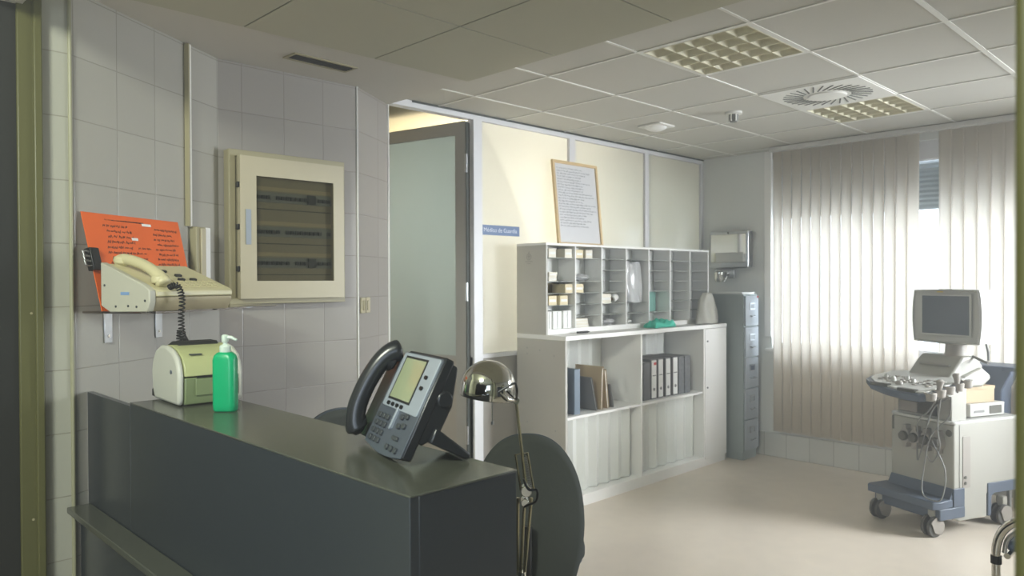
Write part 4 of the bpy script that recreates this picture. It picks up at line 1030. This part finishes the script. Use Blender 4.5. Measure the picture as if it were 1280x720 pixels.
# steel dispensers on the window wall
sd = thing('towel_dispenser', 'brushed steel towel dispenser on the wall above the filing cabinet', 'dispenser', (6.138, 3.425, 1.63))
part('housing', box(-0.085, -0.001, -0.19, 0.19, 0.0, 0.325), M_brushed, sd, bev=0.012, seg=4)
part('front_cover', prism([(0.10+0.0*t, 0) for t in ()] or [(-0.093,0.05),(-0.086,0.045),(-0.086,0.30),(-0.093,0.295)], -0.17, 0.17, lambda u, v, a: (u, a, v)), M_chrome, sd)
part('lock', cyl((-0.094, 0.0, 0.31), (-0.086, 0.0, 0.31), 0.008), M_black, sd)
part('slot', box(-0.06, -0.02, -0.14, 0.14, -0.003, 0.001), M_black, sd)
dp_ = thing('soap_dispenser', 'small chrome soap dispenser fixed below the steel towel dispenser', 'dispenser', (6.138, 3.50, 1.50))
part('mount', box(-0.03, -0.001, -0.10, 0.10, 0.04, 0.115), M_brushed, dp_, bev=0.006)
part('bowl', lathe([(0.0,0.0),(0.03,0.004),(0.045,0.03),(0.045,0.09),(0.02,0.10)], T(-0.075, 0.02, 0)), M_chrome, dp_)
part('lever', tube([(-0.05,-0.06,0.07),(-0.10,-0.07,0.05),(-0.11,-0.05,0.01)], 0.008), M_chrome, dp_)

# ------------------------------------------------------------------ ultrasound machine
TH = -22
us = thing('ultrasound_machine', 'grey wheeled ultrasound scanner with monitor and control panel', 'medical machine', (4.856, 1.444, 0), (0, 0, R(TH)))
# local: x to the back, y to the left
body = [(0.15,0.10),(0.20,0.075),(0.44,0.075),(0.44,0.215),(0.735,0.215),(0.735,0.645),(0.72,0.66),(0.165,0.66),(0.15,0.645)]
part('cabinet', prism(body, -0.05, 0.385, XZ), M_us, us, bev=0.008, seg=3)
part('side_seam', box(0.196, 0.200, -0.0515, -0.049, 0.23, 0.65), M_usd, us)
part('top_edge', prism(rrect(0.60, 0.445, 0.03, cx=0.44, cy=0.168), 0.655, 0.672, XY), M_usw, us, bev=0.004)
sv_ = part('side_grille', box(0.225, 0.29, -0.053, -0.049, 0.27, 0.58), M_wheelc, us, bev=0.001)
for z in (0.30, 0.335): part('socket', cyl((0.245,-0.0535,z), (0.245,-0.057,z), 0.010), M_usd, sv_)
# platform and skirts in blue grey
part('foot_platform', prism([(-0.03,-0.05),(-0.03,0.41),(0.0,0.425),(0.155,0.425),(0.155,-0.05),(0.02,-0.07)], 0.168, 0.215, XY), M_usb, us, bev=0.006)
part('step_riser', prism([(0.115,0.215),(0.148,0.275),(0.152,0.275),(0.152,0.215)], -0.05, 0.385, lambda u, v, a: (u, a, v)), M_usb, us, bev=0.002)
part('skirt', box(0.02, 0.235, -0.062, 0.40, 0.10, 0.168), M_usb, us, bev=0.006)
part('skirt_side', box(0.142, 0.235, -0.058, -0.049, 0.168, 0.275), M_usb, us, bev=0.003)
part('rear_skirt', prism([(0.441,0.08),(0.47,0.08),(0.475,0.20),(0.50,0.214),(0.735,0.214),(0.74,0.28),(0.441,0.28)], -0.056, 0.39, XZ), M_usb, us, bev=0.004)
def caster(x, y):
    bm = BM(); add_box(bm, x-0.02, x+0.02, y-0.022, y+0.022, 0.112, 0.172)
    c_ = part('caster_fork', bm, M_us, us, bev=0.005)
    for s in (-1, 1):
        part('caster_wheel', lathe([(0.045,-0.010),(0.060,-0.008),(0.062,0),(0.060,0.008),(0.045,0.010)], T(x-0.01, y+s*0.020, 0.0625) @ Matrix.Rotation(R(90), 4, 'X'), 30), M_wheel, c_)
        part('caster_hood', prism([(x-0.01+0.057*math.cos(a), 0.0625+0.057*math.sin(a)) for a in [R(-60+210*i/14) for i in range(15)]]+[(x-0.03, 0.03)], y+s*0.033, y+s*0.038, XZ), M_wheelc, c_, bev=0.001)
for x, y in ((0.035, 0.365), (0.03, -0.01), (0.63, -0.01), (0.63, 0.365)): caster(x, y)
# console column
part('console_column', prism([(0.17,0.66),(0.17,0.80),(0.12,0.835),(0.12,0.85),(0.30,0.86),(0.30,0.66)], -0.02, 0.355, XZ), M_us, us, bev=0.006)
bay = part('drawer_bay', box(0.162, 0.171, 0.075, 0.335, 0.685, 0.795), M_usd, us)
part('disc_drive', box(0.150, 0.168, 0.20, 0.325, 0.69, 0.755), M_wheelc, bay, bev=0.003)
# control panel slab, sloped
PZ = lambda x, y: 0.868+(x+0.15)*0.14
outl = [(-0.02,0.43),(-0.10,0.33),(-0.17,0.16),(-0.205,0.0),(-0.20,-0.10),(-0.165,-0.125),(0.10,-0.105),(0.24,-0.08),(0.26,-0.04),(0.26,0.40),(0.22,0.45),(0.06,0.465)]
bm = BM(); lo = [bm.verts.new((x*0.97+0.004, y*0.97+0.004, PZ(x, y)-0.042)) for x, y in outl]; md = [bm.verts.new((x, y, PZ(x, y)-0.028)) for x, y in outl]; hi = [bm.verts.new((x, y, PZ(x, y))) for x, y in outl]
N_ = len(outl)
for A, B in ((lo, md), (md, hi)):
    for i in range(N_): bm.faces.new((A[i], A[(i+1) % N_], B[(i+1) % N_], B[i]))
bm.faces.new(lo[::-1]); bm.faces.new(hi); bmesh.ops.recalc_face_normals(bm, faces=bm.faces)
part('panel_rim', bm, M_usb, us, bev=0.006)
bm = BM(); pts = [(x*0.9+0.015, y*0.92+0.012) for x, y in outl]
lo = [bm.verts.new((x, y, PZ(x, y)-0.005)) for x, y in pts]; hi = [bm.verts.new((x, y, PZ(x, y)+0.008)) for x, y in pts]
for i in range(N_): bm.faces.new((lo[i], lo[(i+1) % N_], hi[(i+1) % N_], hi[i]))
bm.faces.new(lo[::-1]); bm.faces.new(hi); bmesh.ops.recalc_face_normals(bm, faces=bm.faces)
pn = part('control_panel', bm, M_usw, us, bev=0.003)
part('palm_rest', box(-0.135, -0.10, 0.17, 0.30, 0.868, 0.889), M_usd, pn, bev=0.004) 
part('palm_rest', box(-0.175, -0.14, -0.05, 0.07, 0.862, 0.884), M_usd, pn, bev=0.004)
bm = BM()
for i in range(5):
    for j in range(9):
        x, y = -0.04+i*0.032, -0.03+j*0.045
        if random.random() < 0.75: part('button', box(x-0.009, x+0.009, y-0.013, y+0.013, PZ(x, y)+0.006, PZ(x, y)+0.013), M_wheelc, pn)
for x, y, r in ((-0.07,0.14,0.022), (-0.02,0.22,0.014), (0.02,0.26,0.014), (0.0,0.10,0.014), (0.05,0.18,0.012), (0.04,0.33,0.014)):
    z = PZ(x, y)+0.007; part('knob', lathe([(r,0),(r*0.95,0.014),(r*0.6,0.022),(0.0,0.024)], T(x, y, z), 20), M_usw if r < 0.02 else M_wheelc, pn)
# probe holders along the right side
bm = BM()
for i in range(5):
    x = -0.14+i*0.088; y = -0.125+0.01*i; z = PZ(x, y)-0.012
    add_lathe(bm, [(0.020,-0.03),(0.030,-0.025),(0.034,0.014),(0.030,0.018),(0.024,0.014),(0.020,-0.02)], T(x, y, z), 20, cap=False)
part('probe_holder', bm, M_wheelc, us)
bm = BM()
for i in range(5):
    x = -0.14+i*0.088; y = -0.125+0.01*i; z = PZ(x, y)-0.012
    add_lathe(bm, [(0.0,0.006),(0.022,0.006),(0.023,0.012)], T(x, y, z), 20)
part('holder_insert', bm, M_usd, us)
def probe(x, y, lean_, sc_=1.0):
    M = T(x, y, PZ(x, y)-0.03) @ Matrix.Rotation(R(lean_), 4, 'X')
    return lathe([(0.006,-0.02),(0.011,0.0),(0.014,0.024),(0.015,0.055),(0.020,0.075),(0.021,0.088),(0.012,0.095)], M, 18)
part('probe', probe(-0.06, -0.115, 6), M_wheelc, us)
part('probe', probe(0.115, -0.10, -5), M_wheelc, us)
# monitor pedestal and monitor
part('pedestal', prism([(0.16,0.875),(0.30,1.02),(0.335,1.045),(0.44,1.045),(0.50,0.99),(0.50,0.86),(0.26,0.86)], 0.02, 0.315, XZ), M_us, us, bev=0.015, seg=3)
part('pedestal_skirt', prism([(0.26,0.86),(0.30,0.93),(0.46,0.975),(0.53,0.93),(0.53,0.90),(0.46,0.86)], -0.01, 0.345, XZ), M_us, us, bev=0.015, seg=3)
part('key_strip', box(0.252, 0.268, 0.06, 0.27, 0.985, 0.998), M_wheelc, us, bev=0.002)
part('swivel_neck', lathe([(0.075,1.04),(0.062,1.06),(0.058,1.12)], T(0.40, 0.125, 0), 30), M_wheelc, us)
mo_y = 0.155
def mon_ring(x, w, h, r, zc=1.288): return [Vector((x, mo_y+a, zc+b)) for a, b in rrect(w, h, r, 6)]
def bulgy(x, w, h, bow, zc=1.288):
    out = []; n = 14
    for side_ in range(4):
        for i in range(n):
            t = -1+2*i/n
            if side_ == 0: p = (w/2*t*0.94, -h/2*0.94-bow*0.5*(1-t*t))
            elif side_ == 1: p = (w/2*0.94+bow*(1-t*t), h/2*t*0.94)
            elif side_ == 2: p = (-w/2*t*0.94, h/2*0.94+bow*0.4*(1-t*t))
            else: p = (-w/2*0.94-bow*(1-t*t), -h/2*t*0.94)
            out.append(Vector((x, mo_y+p[0], zc+p[1])))
    return out
def loft(bm, rings, cap=True):
    R_ = [[bm.verts.new(p) for p in r] for r in rings]
    for A, B in zip(R_, R_[1:]):
        for k in range(len(A)): bm.faces.new((A[k], A[(k+1) % len(A)], B[(k+1) % len(A)], B[k]))
    if cap: bm.faces.new(R_[0][::-1]); bm.faces.new(R_[-1])
    bmesh.ops.recalc_face_normals(bm, faces=bm.faces); return bm
mn = part('monitor', loft(BM(), [bulgy(0.345,0.445,0.325,0.010), bulgy(0.335,0.455,0.335,0.012), bulgy(0.345,0.475,0.350,0.016), bulgy(0.44,0.475,0.350,0.014), bulgy(0.47,0.46,0.335,0.010), bulgy(0.54,0.41,0.30,0.004), bulgy(0.60,0.37,0.27,0.0), bulgy(0.61,0.34,0.24,0.0)]), M_usw, us, smooth=45)
part('bezel', frame_bm(BM(), 0.345, 0.262, 0.012, 0.329, 0.336, lambda u, v, a: (a, mo_y+u-0.008, 1.297+v)), M_usw, mn, bev=0.002)
part('screen', box(0.330, 0.336, mo_y-0.008-0.161, mo_y-0.008+0.161, 1.297-0.12, 1.297+0.12), M_scr, mn)
part('badge', box(0.331, 0.336, mo_y+0.01, mo_y+0.05, 1.438, 1.444), M_yellow, mn)
part('cable_hook', tube([(0.40,-0.07,1.13),(0.40,-0.085,1.08),(0.40,-0.085,1.03)], [0.006,0.008,0.006], 10), M_cable, us)
part('hook_arm', tube([(0.42,0.03,1.045),(0.41,-0.05,1.02),(0.40,-0.085,1.015)], 0.008, 10), M_cable, us)
# front sockets for probes
for i, (y, c1) in enumerate(((0.255, M_wheelc), (0.185, M_wheelc), (0.11, M_cable), (0.035, M_cable))):
    k_ = part('probe_socket', prism([(y-0.016,0.47),(y+0.016,0.47),(y+0.016,0.495),(y+0.032,0.51),(y+0.034,0.54),(y+0.026,0.575),(y+0.014,0.585),(y+0.014,0.61),(y-0.014,0.61),(y-0.014,0.585),(y-0.026,0.575),(y-0.034,0.54),(y-0.030,0.51),(y-0.016,0.495)], 0.105, 0.152, lambda u, v, a: (a, u, v)), M_wheelc, us, bev=0.004)
    part('socket_face', lathe([(0.0,0.0),(0.026,0.0),(0.030,0.008),(0.030,0.02)], T(0.085, y, 0.54) @ Matrix.Rotation(R(90), 4, 'Y'), 24), M_usd, k_)
part('vent_slit', box(0.147, 0.152, 0.365, 0.378, 0.56, 0.645), M_usd, us)
part('round_port', lathe([(0.0,0.0),(0.018,0.0),(0.022,0.008)], T(0.144, -0.018, 0.60) @ Matrix.Rotation(R(90), 4, 'Y'), 20), M_usd, us)
for pts in ([(0.02,-0.13,0.84),(0.04,-0.10,0.72),(0.06,0.03,0.58),(0.02,0.05,0.36),(-0.01,0.03,0.25),(-0.01,-0.03,0.222),(0.0,-0.09,0.25),(0.05,-0.07,0.40),(0.07,0.03,0.55)],
            [(-0.08,-0.12,0.84),(0.0,0.0,0.74),(0.05,0.11,0.66),(0.09,0.14,0.56)],
            [(-0.05,-0.12,0.84),(0.0,-0.06,0.66),(0.07,-0.02,0.52),(0.06,0.02,0.43),(0.07,0.07,0.47),(0.08,0.06,0.54)],
            [(0.03,-0.12,0.84),(0.06,0.02,0.74),(0.07,0.1,0.50),(0.06,0.12,0.42),(0.08,0.14,0.52)]):
    part('cable', tube(smooth_path(pts, 8), 0.0042, 8), M_cable, us, smooth=80)
# things lying on the scanner
ut = Rz(TH); UO = Vector((4.856, 1.444, 0))
def US(x, y, z): return UO + (ut.to_3x3() @ Vector((x, y, z)))
dv_ = thing('video_printer', 'white video printer with a dark front panel on top of the scanner cabinet', 'printer', US(0.50, 0.115, 0.6725), (0, 0, R(TH)))
part('case', box(-0.155, 0.155, -0.125, 0.125, 0.006, 0.085), M_usw, dv_, bev=0.006)
part('paper_door', box(0.015, 0.125, -0.128, -0.124, 0.018, 0.068), M_usd, dv_, bev=0.002)
for x in (-0.12, 0.12):
    for y in (-0.09, 0.09): part('foot', cyl((x, y, 0), (x, y, 0.007), 0.01), M_black, dv_)
part('button_row', box(-0.12, -0.03, -0.127, -0.124, 0.03, 0.045), M_cable, dv_)
bx_ = thing('cardboard_box', 'shallow tan cardboard box lying on the white video printer', 'box', US(0.455, 0.14, 0.7585), (0, 0, R(TH-3)))
part('box_body', box(-0.145, 0.145, -0.12, 0.12, 0, 0.080), M_tan, bx_, bev=0.002)
part('box_lid', box(-0.148, 0.148, -0.123, 0.123, 0.0805, 0.100), M_tan, bx_, bev=0.002)

# ------------------------------------------------------------------ blue chair behind the scanner
bc = thing('armchair', 'blue-grey vinyl armchair half hidden behind the ultrasound scanner', 'armchair', (5.76, 1.0, 0))
wpart('backrest', prism([(1.43,0.955),(1.19,0.955),(1.20,0.90),(1.245,0.80),(1.25,0.45),(1.33,0.45)], 5.65, 5.90, lambda u, v, a: (a, u, v)), M_couch, bc, bev=0.008)
for x in (5.625, 5.885):
    wpart('armrest', box(x, x+0.02, 0.74, 1.24, 0.928, 0.955), M_couch, bc, bev=0.004)
    wpart('arm_post', box(x, x+0.02, 0.74, 0.77, 0.0, 0.927), M_alu, bc, bev=0.003)
wpart('seat', box(5.65, 5.88, 0.76, 1.245, 0.44, 0.51), M_couch, bc, bev=0.02)
for x, y in ((5.68, 1.21), (5.86, 1.21), (5.68, 0.80), (5.86, 0.80)):
    wpart('leg', cyl((x, y, 0), (x, y, 0.44), 0.012), M_alu, bc)

# ------------------------------------------------------------------ chrome tube chair at the right edge
cc = thing('tubular_chair', 'chrome tube-framed chair cut off by the right edge of the picture', 'chair', (3.35, 0.55, 0), (0, 0, 0))
for x_, l in ((3.255, 'near'), (3.80, 'far')):
    pts = [(x_,0.735,0.02),(x_,0.735,0.42),(x_,0.732,0.53),(x_,0.70,0.60),(x_,0.63,0.645),(x_,0.54,0.655),(x_,0.30,0.655),(x_,0.22,0.64),(x_,0.19,0.58),(x_,0.185,0.02)]
    wpart('side_frame', tube(smooth_path(pts, 6), 0.0155, 14), M_chrome, cc, smooth=80)
    wpart('inner_tube', tube(smooth_path([(x_+0.005,0.71,0.50),(x_+0.005,0.695,0.56),(x_+0.005,0.63,0.61),(x_+0.005,0.52,0.622),(x_+0.005,0.24,0.622)], 6), 0.008, 10), M_brushed, cc, smooth=80)
    for y_ in (0.735, 0.185): wpart('foot', cyl((x_, y_, 0), (x_, y_, 0.03), 0.019), M_blackm, cc)
    wpart('joint_sleeve', cyl((x_,0.735,0.455),(x_,0.735,0.485), 0.0185), M_blackm, cc)
wpart('seat', box(3.28, 3.78, 0.22, 0.71, 0.50, 0.54), M_couch, cc, bev=0.015)
wpart('backrest', box(3.28, 3.78, 0.20, 0.235, 0.62, 0.86), M_couch, cc, bev=0.012)
wpart('back_post', add_cyl(cyl((3.30,0.21,0.52),(3.30,0.21,0.84),0.011), (3.76,0.21,0.52),(3.76,0.21,0.84),0.011), M_chrome, cc)
wpart('cross_bar', add_cyl(cyl((3.255,0.70,0.49),(3.80,0.70,0.49),0.011), (3.255,0.22,0.49),(3.80,0.22,0.49),0.011), M_chrome, cc)

# ------------------------------------------------------------------ light
w = bpy.data.worlds.new('sky'); SC.world = w; w.use_nodes = True
bg = w.node_tree.nodes['Background']; bg.inputs[0].default_value = (0.86, 0.93, 1.0, 1); bg.inputs[1].default_value = 1.3
sk = bpy.data.materials.new('overcast_sky'); sk.use_nodes = True; nt = sk.node_tree; nt.nodes.clear()
o_ = nt.nodes.new('ShaderNodeOutputMaterial'); e_ = nt.nodes.new('ShaderNodeEmission'); e_.inputs[1].default_value = 2.5
n_ = nt.nodes.new('ShaderNodeTexNoise'); n_.inputs['Scale'].default_value = 0.4
x_ = nt.nodes.new('ShaderNodeMix'); x_.data_type = 'RGBA'; x_.inputs['A'].default_value = (0.84, 0.92, 1.0, 1); x_.inputs['B'].default_value = (0.95, 0.98, 1.0, 1)
nt.links.new(n_.outputs['Fac'], x_.inputs['Factor']); nt.links.new(x_.outputs['Result'], e_.inputs[0]); nt.links.new(e_.outputs[0], o_.inputs[0])
bm = BM()      # curved bank of overcast sky outside the window
add_prism(bm, [(9.0+0.0, -6), (9.6, -2), (9.8, 1.5), (9.6, 5), (9.0, 9), (9.1, 9), (9.7, 5), (9.9, 1.5), (9.7, -2), (9.1, -6)], 0.2, 7.5, XY)
struct('sky', bm, sk, smooth=0)
def area(name, loc, size, sy, power, col, target, shape='RECTANGLE', spread=180):
    l = bpy.data.lights.new(name, 'AREA'); l.shape = shape; l.size = size; l.size_y = sy; l.energy = power; l.color = col; l.spread = R(spread)
    o = bpy.data.objects.new(name, l); COL.objects.link(o); o.location = loc
    o.rotation_euler = (Vector(target)-Vector(loc)).to_track_quat('-Z', 'Y').to_euler(); return o
area('daylight', (6.75, 1.55, 1.65), 3.1, 1.5, 38, (0.86, 0.94, 1.0), (0, 1.55, 1.45))
area('added_window_fill', (6.6, -0.9, 1.75), 1.9, 1.5, 115, (0.94, 0.97, 1.0), (4.6, 3.3, 0.8), spread=85)  # added fill light through the unseen window right of the view
# lamps in the room beyond the partition (warm) 
area('corridor_doorway_light', (-1.5, -1.7, 1.75), 1.0, 1.2, 12, (0.66, 0.80, 1.0), (1.6, 1.5, 0.8))
def point(name, loc, power, col, r=0.08):
    l = bpy.data.lights.new(name, 'POINT'); l.energy = power; l.color = col; l.shadow_soft_size = r
    o = bpy.data.objects.new(name, l); COL.objects.link(o); o.location = loc; return o
point('lamp_beyond', (3.95, 4.35, 2.0), 170, (1.0, 0.90, 0.75), 0.3)
area('lamp_beyond_ceiling', (5.2, 4.9, 2.6), 1.2, 0.6, 40, (0.86, 1.0, 0.96), (5.2, 4.9, 0))
# corridor: lamp high behind the camera, bluish glazed door at its back
area('corridor_lamp', (-0.95, 0.9, 2.75), 0.5, 0.25, 58, (0.95, 1.0, 0.86), (1.6, 3.0, 1.2))
area('corridor_daylight', (-2.3, -0.7, 1.6), 1.1, 1.3, 30, (0.74, 0.85, 1.0), (1.0, 1.5, 0.9))

# scatter volume added to imitate veiling glare in the lens
nt = w.node_tree; vs_ = nt.nodes.new('ShaderNodeVolumeScatter'); vs_.inputs['Density'].default_value = 0.03; vs_.inputs['Color'].default_value = (1, 1, 1, 1); vs_.inputs['Anisotropy'].default_value = 0.3
nt.links.new(vs_.outputs[0], nt.nodes['World Output'].inputs['Volume'])

# ------------------------------------------------------------------ camera
cam = bpy.data.cameras.new('camera'); cam.sensor_width = 36; cam.lens = 937.704217/1280*36; cam.clip_start = 0.02
co = bpy.data.objects.new('camera', cam); COL.objects.link(co); SC.camera = co
yaw, pit, rol = 0.795789176, -0.00929704, -0.00394149
Fv = Vector((math.cos(yaw)*math.cos(pit), math.sin(yaw)*math.cos(pit), math.sin(pit))); Rv = Vector((math.sin(yaw), -math.cos(yaw), 0)); Uv = Rv.cross(Fv)
R2 = Rv*math.cos(rol)+Uv*math.sin(rol); U2 = -Rv*math.sin(rol)+Uv*math.cos(rol)
co.matrix_world = Matrix(((R2.x, U2.x, -Fv.x, 0), (R2.y, U2.y, -Fv.y, 0), (R2.z, U2.z, -Fv.z, 1.52), (0, 0, 0, 1)))
cam.dof.use_dof = True; cam.dof.focus_distance = 2.6; cam.dof.aperture_fstop = 5.0

SC.view_settings.view_transform = 'Standard'; SC.view_settings.look = 'None'; SC.view_settings.gamma = 1; SC.view_settings.use_curve_mapping = False
SC.view_settings.exposure = 0.50
cy = SC.cycles
cy.use_denoising = True; cy.max_bounces = 10; cy.diffuse_bounces = 5; cy.glossy_bounces = 4; cy.transmission_bounces = 6; cy.transparent_max_bounces = 12
cy.caustics_reflective = False; cy.caustics_refractive = False; cy.sample_clamp_indirect = 6
